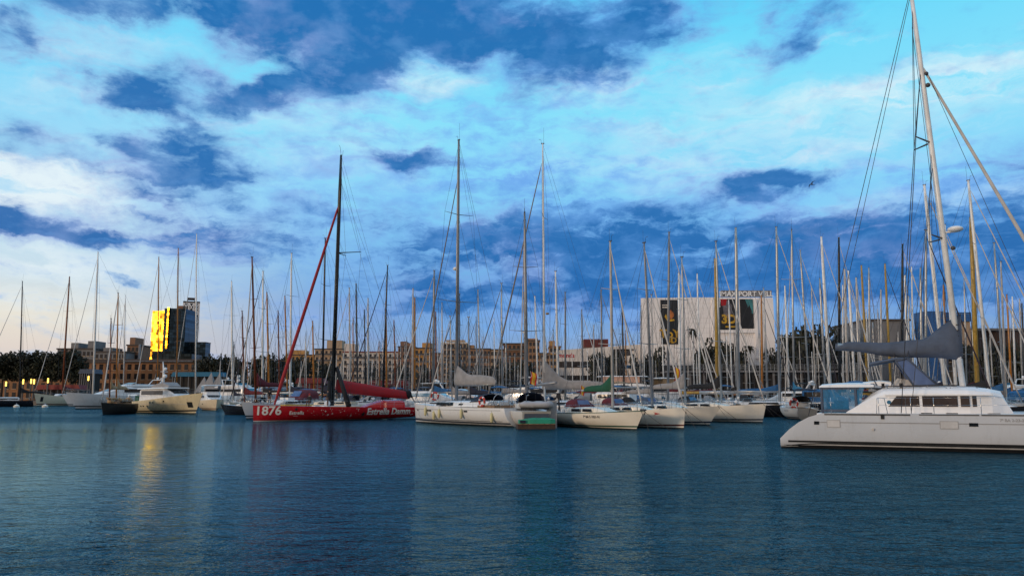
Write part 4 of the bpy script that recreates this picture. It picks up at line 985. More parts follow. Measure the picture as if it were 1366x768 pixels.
    b = MB(); c = at(.33) + Vector((.35, -.1, 0)); b.ball(c, .11, 0, 8, 5); c = at(.74) + Vector((.2, -.1, 0)); b.ball(c, .12, 0, 8, 5); b.ball(at(.77) + Vector((.2, -.1, 0)), .1, 0, 8, 5); b.build('deck_light', 'dark mast', root)
    b = MB(); b.box(top.x - .3, top.x + .2, -.06, .06, top.z, top.z + .1); b.tube([top, top + Vector((-.1, 0, .9))], .02, 4); b.build('masthead', 'dark mast', root)
    bow = Vector((X(14.2), 0, 1.75)); h = at(.80); dd = bow - h
    b = MB(); b.tube([h, h + dd * .03, h + dd * .5, h + dd * .93, bow + Vector((0, 0, .35))], [.03, .06, .085, .085, .05], 8); b.build('furled_jib', 'sail roll', root)
    b = MB()
    for sd in (-1, 1):
        cp = Vector((X(5.2), sd * 3.7, 1.65)); b.tube([at(.79), at(.595) + Vector((-.7, sd * 1.15, .05)), cp], .018, 4); b.tube([at(.55), cp + Vector((.4, 0, 0))], .015, 4)
        b.tube([top, Vector((X(1.3), sd * 3.6, 1.5))], .016, 4) if sd < 0 else b.tube([at(.99), Vector((X(1.3), sd * 3.6, 1.5))], .014, 4)
        b.tube([at(.595), at(.595) + Vector((-.7, sd * 1.15, .05)), at(.97)], .014, 4); b.tube([at(.355), at(.355) + Vector((-.55, sd, .05)), at(.595)], .012, 4)
    b.tube([at(.9) + Vector((-.15, .1, 0)), base + Vector((-.3, .1, 1))], .012, 4); b.tube([at(.76) + Vector((.3, -.1, 0)), Vector((X(12.5), .4, 1.8))], .012, 4)
    b.build('rigging', 'wire', root)
    # boom and slate sail cover
    b = MB(); b.tube([(X(7.85), 0, 4.32), (X(2.6), 0, 4.95)], .12, 8); b.build('boom', 'alu', root)
    b = MB(); rings = []; r_ = random.Random(3)
    for i in range(21):
        u = i / 20; x = X(8.1) + (X(2.5) - X(8.1)) * u
        zt = 4.92 + (1.25 - .0) * max(0, 1 - u / .30) ** 1.5 + .35 * max(0, 1 - abs(u - .18) / .3) + .08 * math.sin(u * 17) * (1 - u); zt = zt + .22 * u if u < .95 else 5.05
        zb = 4.05 + .62 * u + .06 * math.sin(u * 9); wv = (.42 - .22 * u) * (.35 if i == 0 else 1) * (.4 if i == 20 else 1)
        prof = [(-.2, 0), (-.9, .16), (-1.0, .34), (-.72, .6), (-.30, .86), (0, 1.0), (.30, .86), (.72, .6), (1.0, .34), (.9, .16), (.2, 0)]
        rings.append([(x + .05 * r_.uniform(-1, 1), wv * a * (1 + .10 * math.sin(u * 31 + k * 1.3) + r_.uniform(-.08, .08)), zb + (zt - zb) * c_) for k, (a, c_) in enumerate(prof)])
    b.loft(rings, 0, True, True); b.build('sail_cover', 'slate canvas', root)
    b = MB()
    for k in range(7): b.tube([(X(8.0) + .02 - .02 * k, -.22, 4.2 + .26 * k), (X(8.16) - .02 * k, -.02, 4.25 + .26 * k)], .022, 4)
    b.tube([(X(5.2), 0, 4.95), (X(5.0), -1.2, 2.9)], .014, 4); b.tube([(X(5.9), 0, 5.0), (X(5.3), -1.6, 2.9)], .014, 4); b.build('lashing', 'rope', root)
    PLACED.append(foot(loc, rz, 15, 7.6))
catamaran()

# ---- red racing yacht
def red_yacht():
    bow, st = W(336.5, 562), W(551, 557.5); loc, L, rz = boat_pts(bow, st)
    root = thing('racing_yacht', 'long low red racing yacht with black mast and white 1876 on its bow', 'racing yacht', loc, rz)
    h = Hull(L, 4.9, 1.62, 1.28, dip=.0, rake=.10, trake=-.1, tw=.86, fine=2.1, tm=.34, flare=.05, run=.28)
    h.mesh(['red paint', 'red paint', 'red paint', 'ink white', 'deck', [0, 0, 0, 0, 0, 0, 0, 3]], n=30).build('hull', ['red paint', 'red paint', 'red paint', 'ink white', 'white plastic'], root)
    S = 1; px = lambda p: (L / 2 - .1) - (p - 336.5) / (551 - 336.5) * L * 1.0
    xx = lambda p: L / 2 - (L) * ((p - 336.5) / (551 - 336.5)) ** 1.07
    hull_text(root, h, '1876', S, xx(354.5), .66, 1.22, 'ink white', .03); hull_text(root, h, 'Estrella', S, xx(386), .66, .50, 'ink white', .012, .0, .03)
    hull_text(root, h, 'Estrella Damm', S, xx(500.5), .56, .98, 'ink white', .028, .0, .03)
    hull_patch(root, h, 'tagline', 'ink white', S, xx(388), xx(383), .50, .53)
    def star(x, z, r, m, k=5):
        b = MB(); pts = [(r * (1 if i % 2 == 0 else .42) * math.sin(i * math.pi / k), r * (1 if i % 2 == 0 else .42) * math.cos(i * math.pi / k)) for i in range(2 * k)]
        b.add(h.wrap(pts, S, x, z, -1), [tuple(range(2 * k))]); b.build('star', m, root)
    star(xx(466), .62, .34, 'dark wood hull'); star(xx(385), 1.18, .22, 'dark wood hull')
    rs = random.Random(5)
    for i in range(44):
        p = rs.uniform(396, 461) if i < 34 else rs.uniform(529, 548); z = rs.uniform(.45, 1.25)
        star(xx(p), z, rs.choice((.04, .05, .07, .12)), 'ink white' if rs.random() < .75 else 'peach canvas', rs.choice((4, 5)))
    # deck gear
    b = MB(); house(b, xx(531), xx(478), 2.3, 1.28, .78, 0, 2.4, .3, .5); b.build('coachroof', 'red paint', root)
    b = MB(); b.box(xx(412), xx(376), -.5, .5, 1.55, 1.66); b.build('foredeck_bag', 'yellow', root)
    b = MB(); b.ball((xx(429), .6, 1.75), .33, 0, 12, 6); b.build('dome', 'white plastic', root)
    b = MB(); b.box(xx(462), xx(420), -1.2, 2.1, 1.46, 1.53); b.build('side_deck', 'white plastic', root)
    b = MB(); b.tube([(xx(447), 2.2, 1.45), (xx(443), 0.1, 5.6)], [.28, .2], 8); b.tube([(xx(434), .2, 1.5), (xx(434), .1, 4.2)], [.3, .2], 8); b.build('runner_bundle', 'black canvas', root)
    b = MB(); b.ball((xx(540), .9, 1.75), .42, 0, 10, 5, .7); b.ball((xx(545), .3, 1.65), .3, 0, 10, 5, .7); b.box(xx(538) - .6, xx(538), -1.0, 1.4, 1.3, 1.55); b.build('stern_gear', 'white canvas', root)
    b = MB()
    for k in range(4): b.tube([(xx(549) + .2 * k, 1.5 - .9 * k, 1.28), (xx(549) + .2 * k, 1.5 - .9 * k, 2.0)], .02, 4)
    b.tube([(xx(549), 1.5, 2.0), (xx(549) + .6, -1.3, 2.0)], .02, 4); b.build('pushpit', 'steel', root)
    Ym = P(443, 535, 86).y; mb, mt = mast_line(loc, rz, 455, 207, 443.5, 530, axis_depth(loc, rz, 443.5, 530, 5), 1.45); mt.y -= mb.y; mb.y = 0
    rig_top = mt; H = (mt - mb).length; at = lambda k: mb.lerp(mt, k)
    b = MB(); b.tube([mb, at(.5), at(.85), mt], [.27, .27, .24, .15], 10, flat=.7); b.build('mast', 'black mast', root)
    b = MB(); c = at(.60); b.tube([c, c + Vector((-2.0, 1.6, .15))], [.07, .04], 5); b.tube([c, c + Vector((-2.0, -1.6, .15))], [.07, .04], 5); b.build('spreader', 'black mast', root)
    b = MB(); b.tube([mt, mt + Vector((.15, 0, .9)), mt + Vector((.3, 0, 1.1))], .02, 4); b.tube([mt + Vector((-.2, 0, 0)), mt + Vector((-.25, 0, .6))], .015, 4); b.build('masthead', 'dark mast', root)
    bw = Vector((L / 2 - 2.3, 0, 1.65)); hd = at(.80); dv = bw - hd
    b = MB(); b.tube([hd, hd + dv * .04, hd + dv * .4, hd + dv * .9, bw], [.03, .12, .17, .2, .1], 8); b.build('furled_jib', 'sail roll red', root)
    b = MB()
    for sd in (-1, 1):
        cp = Vector((mb.x - .8, sd * 2.2, 1.4)); tip = at(.60) + Vector((-2.0, sd * 1.6, .15)); b.tube([at(.97), tip, cp], .014, 3); b.tube([at(.58), cp], .013, 3); b.tube([at(.9), Vector((-L / 2 + .4, sd * 1.9, 1.3))], .014, 3); b.tube([at(.66), Vector((-L / 2 + 2.4, sd * 1.9, 1.3))], .012, 3)
    b.tube([mt, Vector((-L / 2 + .2, 0, 1.4))], .013, 3); b.build('rigging', 'wire', root)
    bz = 3.05; e = xx(541)
    b = MB(); b.tube([(mb.x - .3, 0, bz), (e, 0, 2.35)], .16, 8); b.build('boom', 'black mast', root)
    b = MB(); rings = []; r_ = random.Random(9)
    for i in range(15):
        u = i / 14; x = mb.x - .5 + (e - mb.x + .4) * u; zb = bz - .12 - .75 * u; hh = 1.42 - .5 * u; w_ = .42 - .1 * u; k = .7 if i in (0, 14) else 1
        rings.append([(x, w_ * a * k * (1 + r_.uniform(-.06, .06)), zb + hh * c_ * (1 if i < 14 else .9)) for a, c_ in [(-.3, 0), (-.95, .15), (-1, .4), (-.7, .75), (-.25, 1), (.25, 1), (.7, .75), (1, .4), (.95, .15), (.3, 0)]])
    b.loft(rings, 0, True, True); b.build('sail_cover', 'red canvas', root)
    b = MB(); b.ball((e - .2, 0, 2.75), .45, 0, 8, 6, 1.2); b.tube([(e - .4, 0, 2.9), (e - .9, .8, 1.5)], .05, 5); b.tube([(e - .1, 0, 3.2), (e - .8, 0, 2.4)], .12, 6); b.build('boom_end_lashing', 'black canvas', root)
    rails(root, h, .03, .96, .62, 10)
    PLACED.append(foot(loc, rz, L, 4.6))
red_yacht()

# ---- white sloop with fenders
def sloop_fenders():
    bow, st = W(554, 562.5), W(690, 568.5); loc, L, rz = boat_pts(bow, st); L += .4
    root = thing('sloop', 'white sloop with grey sail cover, tallest grey mast and yellow fenders hung on its side', 'sailboat', loc, rz)
    h = Hull(L, 4.3, 1.85, 1.5, dip=.04, rake=.35, trake=-.35, tw=.72, fine=2.0, tm=.42, flare=.06)
    h.mesh(['gelcoat', 'gelcoat', 'boot navy', 'antifoul', 'deck', [0, 0, 0, 0, 0, 2, 0, 3]], n=26).build('hull', ['gelcoat', 'gelcoat', 'boot navy', 'antifoul', 'deck'], root)
    S = 1; xx = lambda p: L / 2 - L * ((p - 554) / (690 - 554))
    hull_patch(root, h, 'rub_line', 'grey line', S, L / 2 - .6, -L / 2 + .4, 1.28, 1.315, n=24)
    hull_patch(root, h, 'boot_stripe', 'boot navy', S, L / 2 - .25, -L / 2 + .5, .20, .30, .01, 24); hull_patch(root, h, 'boot_stripe', 'boot navy', S, L / 2 - .25, -L / 2 + .5, .38, .42, .01, 24)
    for p0, p1 in ((569, 572), (595, 598.5), (598.8, 603), (649, 653)): hull_patch(root, h, 'porthole', 'window', S, xx(p0), xx(p1), 1.12, 1.26, .02, 2)
    b = MB(); house(b, xx(668), xx(585), 2.7, 1.55, .52, 0, 3.2, .3, .5); b.build('coachroof', 'gelcoat', root)
    for p0, p1 in ((603, 613), (615.5, 626)):
        b = MB(); x0, x1 = xx(p0), xx(p1); k = 1.34; b.prism([(x1, 1.66), (x0, 1.66), (x0 - .25, 1.95), (x1, 1.95)], -k, k); b.build('window', 'window', root)
    b = MB(); b.prism([(xx(638), 1.7), (xx(633), 1.7), (xx(634), 1.86), (xx(639), 1.86)], -1.33, 1.33); b.build('window', 'window', root)
    sprayhood(root, xx(653), 1.95, 2.5, 'navy canvas', 1.7, .75)
    b = MB(); b.box(xx(680), xx(660), -1.6, 1.6, 1.5, 1.72); b.build('cockpit', 'teak', root)
    for p in (676,): 
        
        for sy in (.8, -.8): b = MB(); b.torus((xx(p), sy, 2.1), (1, 0, .1), .55, .03); b.tube([(xx(p), sy, 1.5), (xx(p), sy, 2.1)], .08, 6); b.tube([(xx(p), sy - .52, 2.1), (xx(p), sy + .52, 2.1)], .02, 4); b.build('steering_wheel', 'steel', root)
    rails(root, h, .03, .95, .62, 9)
    mb, mt = mast_line(loc, rz, 611.5, 187, 609, 530, axis_depth(loc, rz, 609, 530, 5), 1.9); mb.y = 0; mt.y = 0
    rig(root, mb, mt, h, 'grey mast', .17, 2, 6.0, 3.5, 'grey mast', None, furl='sail roll grey', furlr=.07, wr=.013, n=10, tang=.86, radar=None)
    b = MB(); cover(b, mb.x + .25, mb.x - 6.0, 3.55, 2.1, .62, .55, 0, 4, 15); b.build('sail_cover', 'grey canvas', root)
    b = MB(); c = mb.lerp(mt, .50) + Vector((.35, .0, 0)); b.ball(c, .26, 0, 10, 5, .7); b.build('radar', 'white plastic', root)
    v, f = text_mesh('Sunny', .36, .0, .25); b = MB(); b.add([(mb.x - 2.6 - p[0], .30 - .12 * p[1], 3.68 + p[1] * .9) for p in v], f)
    PLACED.append(foot(loc, rz, L, 4.3))
    w2 = lambda x, y, z: Vector(loc) + Vector((math.cos(rz) * x - math.sin(rz) * y, math.sin(rz) * x + math.cos(rz) * y, z))
    for p, z, lb in ((593.5, .75, 'yellow fender nearest the bow of the white sloop'), (607.5, .42, 'pale low fender, second from the bow of the white sloop'), (617.5, .6, 'yellow fender under the cabin windows of the white sloop'), (647, .62, 'yellow fender amidships beside a dark porthole of the white sloop'), (678.5, .35, 'yellow fender nearest the stern of the white sloop')):
        x = xx(p); fender(w2(x, h.side(x, z + .3) + .15, z), lb, 'fender')
    lifebuoy('lifebuoy', 'red ring lifebuoy with white bands on the stern rail of the white sloop', w2(xx(666.5), h.half(.1) * .94, 2.02), (-math.sin(rz), math.cos(rz), 0), .36)
sloop_fenders()

# ---- sloop with dinghy on davits, seen from its stern quarter
def sloop_davits():
    st = W(716, 571); bow = W(662, 556.5) ; loc, L, rz = boat_pts(bow, st); L = 11.2; d = (bow - st).normalized(); loc = st + d * L / 2
    root = thing('sloop', 'white sloop seen from its stern, bare grey boom, a covered dinghy hung behind it', 'sailboat', loc, rz)
    h = Hull(L, 3.4, 1.6, 1.3, rake=.7, trake=.9, tw=.66, fine=1.8)
    h.mesh(['gelcoat worn', 'gelcoat worn', 'boot navy', 'antifoul', 'deck'], n=20).build('hull', ['gelcoat worn', 'gelcoat worn', 'boot navy', 'antifoul', 'deck'], root)  # darker worn gelcoat also stands in for shade on the transom
    b = MB(); house(b, -L * .2, L * .25, 2.3, 1.5, .5); b.build('coachroof', 'gelcoat worn', root)
    sprayhood(root, -L * .17, 1.9, 2.2, 'navy canvas', 1.6, .9)
    rails(root, h, .03, .95, .62, 8)
    mb, mt = mast_line(loc, rz, 676, 283, 678.5, 525, loc.y, 1.8); 
    mt = mt - Vector((0, mb.y, 0)); mb.y = 0
    rig(root, mb, mt, h, 'grey mast', .135, 2, None, None, wr=.012, furl='sail roll', n=9)
    e = to_local(loc, rz, P(742, 510, loc.y - 4)); b = MB(); b.tube([mb + Vector((0, 0, 1.5)), e], .10, 8); b.build('boom', 'grey mast', root)
    b = MB(); b.ball(mb.lerp(mt, .37) + Vector((.2, .1, 0)), .2, 0, 8, 5, .7); b.build('radar', 'white plastic', root)
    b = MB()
    b.box(-L / 2 - .06, -L / 2 + .9, -.95, .95, .42, 1.12); b.build('transom_shade_panel', 'slate canvas', root); b = MB()  # dark panel added for the shade under the hanging dinghy
    for sd in (-1, 1): b.tube([(-L / 2 + .5, sd * .8, 1.4), (-L / 2 - .1, sd * .8, 2.5), (-L / 2 - 1.3, sd * .8, 2.55)], .035, 6)
    b.build('davit', 'steel', root); PLACED.append(foot(loc, rz, L + 2, 3.7))
    # dinghy hung on the davits: a thing of its own
    c = P(716, 540, 62.0); t = thing('dinghy', 'grey covered inflatable dinghy hanging from davits above the green covered platform', 'dinghy', c, R(-8))
    b = MB(); rings = []
    for u in range(9):
        x = -1.30 + 2.6 * u / 8; k = 1 - .75 * max(0, (u - 5) / 3) ** 2; kk = .6 if u in (0, 8) else 1
        rings.append([(x, .62 * k * math.cos(a), .30 * kk * math.sin(a) + .03 * math.sin(u * 2.1 + a * 3)) for a in [2 * math.pi * q / 12 for q in range(12)]])
    b.loft(rings, 0, True, True); b.build('body', 'dinghy grey', t)
    b = MB(); b.tube([(-1.2, -.5, -.25), (1.0, -.5, -.25)], .08, 6); b.build('tube', 'black canvas', t)
    b = MB(); b.tube([(-.9, 0, .25), (-.9, .2, .95)], .015, 4); b.tube([(.8, 0, .25), (.8, .2, .95)], .015, 4); b.build('rope', 'rope', t)
    # floating platform with green cover
    q = W(717.5, 572); t = thing('pontoon', 'low brown wooden work pontoon floating behind the white sloop', 'pontoon', (q.x, q.y, 0), R(6)); PLACED.append((q.x - 2, q.y + .6, q.x + 2, q.y + .6, .9))
    b = MB(); b.box(-1.5, 1.35, 0, 1.4, -.1, .34); b.build('float', 'pier wood', t)
    b = MB()
    for k in range(7): b.box(-1.55 + .42 * k, -1.17 + .42 * k, -.05, 1.45, .345, .40)
    b.build('planks', 'teak', t)
    t = thing('covered_tender', 'small boat under a bright green cover lying on the pontoon', 'boat', (q.x - .1, q.y + .55, .40), R(6))
    b = MB(); rings = []
    for u in range(8):
        x = -1.35 + 2.75 * u / 7; k = min(1, .55 + u * .2) * (1 if u < 7 else .75); rings.append([(x, -.6 * k, 0), (x, -.55 * k, .22 + .1 * k), (x, 0, .42 * k + .02 * (u % 2)), (x, .55 * k, .22 + .1 * k), (x, .6 * k, 0)])
    b.loft(rings, 0, True, False); b.build('cover', 'mint cover', t); b = MB(); b.box(-1.3, -.9, -.62, -.3, .05, .25); b.build('gap', 'navy canvas', t)
    p = P(736, 551, 62.4); b = MB(); b.box(-.4, .4, 0, .12, -1.4, .9); b.box(-.5, .5, -.05, .17, .9, 1.0); o = b.build('gangway_board', 'ink grey', None, p); tag(o, 'upright grey gangway board standing at the right end of the pontoon', 'gangway')
    s_ = thing('outboard_motor', 'dark outboard motor clamped beside the grey gangway board', 'outboard motor', P(745, 531, 63))
    b = MB(); b.box(-.2, .2, -.15, .2, 0, .42, 0, .25); b.build('cowling', 'dark hull', s_); b = MB(); b.tube([(0, 0, 0), (.05, 0, -.7)], [.09, .06], 7); b.box(-.04, .14, -.05, .05, -.95, -.68); b.build('shaft', 'dark mast', s_)
sloop_davits()

# ---- generic detailed sloop with bow to the right (starboard side shown)
def bow_right(bow, st, label, mast, mm, boot, covm, rad=.12, name='sloop', B=None, fb=1.55, fs=1.2, stripe=None, extra=None, hoodm='maroon canvas', boomh=1.5, covh=1.0, Lmin=None, furl='sail roll', rake=1.0, dirb=-1, white='ivory hull'):
    bw = W(*bow)
    if isinstance(st, tuple): s_ = W(*st); d = (bw - s_).normalized(); L = (bw - s_).length
    else: d = Vector((math.cos(R(st)), math.sin(R(st)), 0)); L = 0
    if Lmin: L = Lmin
    L += rake * .7; loc = bw + d * rake * .7 - d * L / 2; loc.z = 0; rz = math.atan2(d.y, d.x); B = B or L * .32
    root = thing(name, label, 'sailboat', loc, rz)
    h = Hull(L, B, fb, fs, rake=rake, trake=-.2, tw=.66, fine=1.75, flare=.08)
    h.mesh([white, stripe or white, boot, 'antifoul', 'deck'], n=22).build('hull', [white, stripe or white, boot, 'antifoul', 'deck'], root)
    zd = h.sheer(.45)
    b = MB(); house(b, -L * .24, L * .22, B * .62, zd - .02, .46, 0, L * .16, .2, .45); b.build('coachroof', white, root)
    for x0, x1 in ((-.17, -.055), (-.035, .045)):
        b = MB(); k = B * .31 + .004; b.prism([(L * x0, zd + .10), (L * x1, zd + .10), (L * x1 - .12, zd + .32), (L * x0 + .05, zd + .32)], -k, k); b.build('window', 'window', root)
    sprayhood(root, -L * .2, zd + .40, B * .56, hoodm, 1.4, .72)
    b = MB(); b.box(-L * .44, -L * .26, -B * .26, B * .26, zd - .02, zd + .22); b.build('cockpit', 'deck', root)
    rails(root, h)
    tx, ty, bx, by = mast; Y = axis_depth(loc, rz, bx, by, L * .25); mb, mt = mast_line(loc, rz, tx, ty, bx, by, Y, zd + .4)
    dy = mb.y; mb.y = 0; mt.y -= dy
    mbx = max(-L * .25, min(L * .25, mb.x)); mt.x += (mbx - mb.x); mb.x = mbx
    rig(root, mb, mt, h, mm, rad, 2, L * .36, zd + .42 + boomh, mm, covm, covh, furl, .06, seed=int(tx), wr=.012, n=9)
    PLACED.append(foot(loc, rz, L, B))
    b = MB(); q = h.pt(.985, 1)
    for sy in (-.12, .12): b.tube([(q.x - .1, sy, q.z), (q.x + 1.0, sy * 4, q.z * .45), (q.x + 2.0, sy * 9, -.05)], .017, 4)
    b.tube([(q.x - .1, -.12, q.z + .01), (q.x - .1, .12, q.z + .01)], .03, 4); b.build('mooring_line', 'rope', root)
    b = MB(); b.box(L * .27, L * .31, -.25, .25, h.sheer(.78) - .03, h.sheer(.78) + .05); b.build('deck_hatch', 'window', root)
    b = MB()
    for sy in (-1, 1):
        for xf in (-.30, -.24): b.tube([(L * xf, sy * B * .34, zd), (L * xf, sy * B * .34, zd + .2), (L * xf, sy * B * .34, zd + .24)], [.09, .06, .09], 7)
    b.tube([(-L * .36, -B * .34, zd + .1), (-L * .36, B * .34, zd + .1)], .04, 5); b.build('winch', 'steel', root)
    if extra: extra(root, h, L, B, loc, rz)
    return root
def x5(root, h, L, B, loc, rz):
    hull_text(root, h, '7\u00aa BA 5 1021-91', -1, L * .12, .80, .26, 'ink dark', .006)
    b = MB()
    for x in (-.36, -.42): b.ball((L * x, .3, 1.65), .22, 0, 8, 5)
    b.build('cockpit_gear', 'white canvas', root)
    b = MB(); q = h.pt(1, 1); b.box(q.x - .35, q.x + .12, -.12, .12, q.z - .02, q.z + .1); b.tube([(q.x, 0, q.z + .05), (q.x + .12, 0, q.z - .15), (q.x - .02, 0, q.z - .28)], .05, 5); b.build('anchor', 'dark mast', root)
bow_right((852, 573), (744, 567), 'small white sloop with green sail cover and a green line under its deck edge', (814, 322, 817, 520), 'pale mast', 'boot green', 'green canvas', .12, fb=1.42, fs=1.12, stripe='boot green', extra=x5, covh=1.45, boomh=1.35, hoodm='maroon canvas')
def x6(root, h, L, B, loc, rz):
    b = MB(); z = 1.12; pts = [(-.28, .12), (.28, .0), (-.28, -.12), (-.12, 0)]; b.add(h.wrap(pts, -1, L / 2 - 2.1, z, 1), [(0, 3, 1), (3, 2, 1)]); b.build('emblem', 'ink red', root)
    hull_text(root, h, 'BORRASCA', -1, L / 2 - 4.4, 1.12, .22, 'ink red', .0)
bow_right((913, 571.5), -52, 'white sloop with a red arrow mark on its bow and a thin dark red waterline', (859.5, 324, 869.5, 522), 'grey mast', 'boot red', None, .12, Lmin=10.5, fb=1.6, fs=1.2, rake=.25, extra=x6, hoodm='maroon canvas')
def x7(root, h, L, B, loc, rz): hull_text(root, h, '7\u00aa BA 3-124', -1, L / 2 - 3.4, 1.0, .24, 'ink dark', .004)
bow_right((951, 567), -50, 'white sloop with a dark anchor roller, between the red marked and the broad sloop', (909.5, 343, 914, 530), 'alu', 'boot navy', 'grey canvas', .11, Lmin=10.5, fb=1.65, fs=1.25, rake=1.3, extra=x7, hoodm='slate canvas', covh=1.6)
bow_right((1019, 563.5), -47, 'broad white sloop with black sail cover and a navy waterline, bow beside the lifebuoy boat', (955, 322, 962, 520), 'alu', 'boot navy', 'black canvas', .13, Lmin=12, fb=1.8, fs=1.35, rake=.5, hoodm='black canvas', covh=1.5, )
# small tender at the bow of the third sloop
q = W(925, 566); t = thing('tender', 'tiny white tender floating under the bow of the sloop with the anchor roller', 'dinghy', (q.x, q.y + .2, 0), R(-8))
hh = Hull(2.4, 1.15, .55, .48, rake=.2, trake=0, tw=.8, fine=2.4); hh.mesh(['gelcoat'] * 5, n=10, sink=.12).build('hull', ['gelcoat'] * 5, t); b = MB(); b.box(-.3, 0, -.5, .5, .3, .36); b.build('seat', 'teak', t)
PLACED.append(foot((q.x, q.y, 0), R(-8), 2.4, 1.2))
# ---- lifebuoy boat: stern to the right
def lifebuoy_boat():
    st, bow = W(1078, 559.5), W(1012, 553); d = (bow - st).normalized(); L = 10.6; loc = st + d * (L / 2 - .3); loc.z = 0; rz = math.atan2(d.y, d.x)
    root = thing('sloop', 'white sloop showing its overhanging stern with an orange lifebuoy and gangplank', 'sailboat', loc, rz)
    h = Hull(L, 3.5, 1.5, 1.25, rake=.9, trake=1.5, tw=.62, fine=1.7)
    h.mesh(['gelcoat worn', 'gelcoat worn', 'boot navy', 'antifoul', 'deck'], n=20).build('hull', ['gelcoat worn', 'gelcoat worn', 'boot navy', 'antifoul', 'deck'], root)
    hull_text(root, h, 'NEBULOSA', 1, -L / 2 + 3.0, .85, .26, 'ink grey', .004)
    b = MB(); house(b, -L * .2, L * .22, 2.2, 1.3, .5); b.build('coachroof', 'gelcoat worn', root)
    sprayhood(root, -L * .18, 1.75, 2.1, 'black canvas', 1.5, .85); bimini(root, -L * .36, 3.1, 2.3, 2.0, 'navy canvas', .3, 1.6); rails(root, h)
    mb, mt = mast_line(loc, rz, 1000.5, 312, 1002, 520, loc.y + 3, 1.7); mt.y -= mb.y; mb.y = 0; dx = L * .06 - mb.x; mb.x += dx; mt.x += dx
    rig(root, mb, mt, h, 'alu', .12, 2, 4.2, 3.2, 'alu', 'teal canvas', 1.2, furl='sail roll', wr=.012, n=9, seed=12)
    PLACED.append(foot(loc, rz, L, 3.5))
    w2 = lambda x, y, z: Vector(loc) + Vector((math.cos(rz) * x - math.sin(rz) * y, math.sin(rz) * x + math.cos(rz) * y, z))
    lifebuoy('lifebuoy', 'orange ring lifebuoy hung on the stern rail beside the blue covered boat', w2(-L / 2 + 1.2, 1.2, 1.75), (-.25, 1, .1), .46)
    a = w2(-L / 2, 0, 1.3); e = a + Vector((1.6, -1.0, -.5)); t = thing('gangplank', 'pale folding gangplank tilted off the stern of the lifebuoy boat', 'gangplank', a)
    b = MB(); v = e - a; n = Vector((-v.y, v.x, 0)).normalized() * .17
    b.add([-n, n, v + n, v - n, -n + Vector((0, 0, .05)), n + Vector((0, 0, .05)), v + n + Vector((0, 0, .05)), v - n + Vector((0, 0, .05))], [(0, 1, 2, 3), (4, 7, 6, 5), (0, 3, 7, 4), (1, 5, 6, 2)]); b.build('walkway', 'pale mast', t)
    b = MB(); b.tube([n, n + Vector((0, 0, .8)), v + n + Vector((0, 0, .7)), v + n], .02, 4); b.build('handrail', 'steel', t)
lifebuoy_boat()

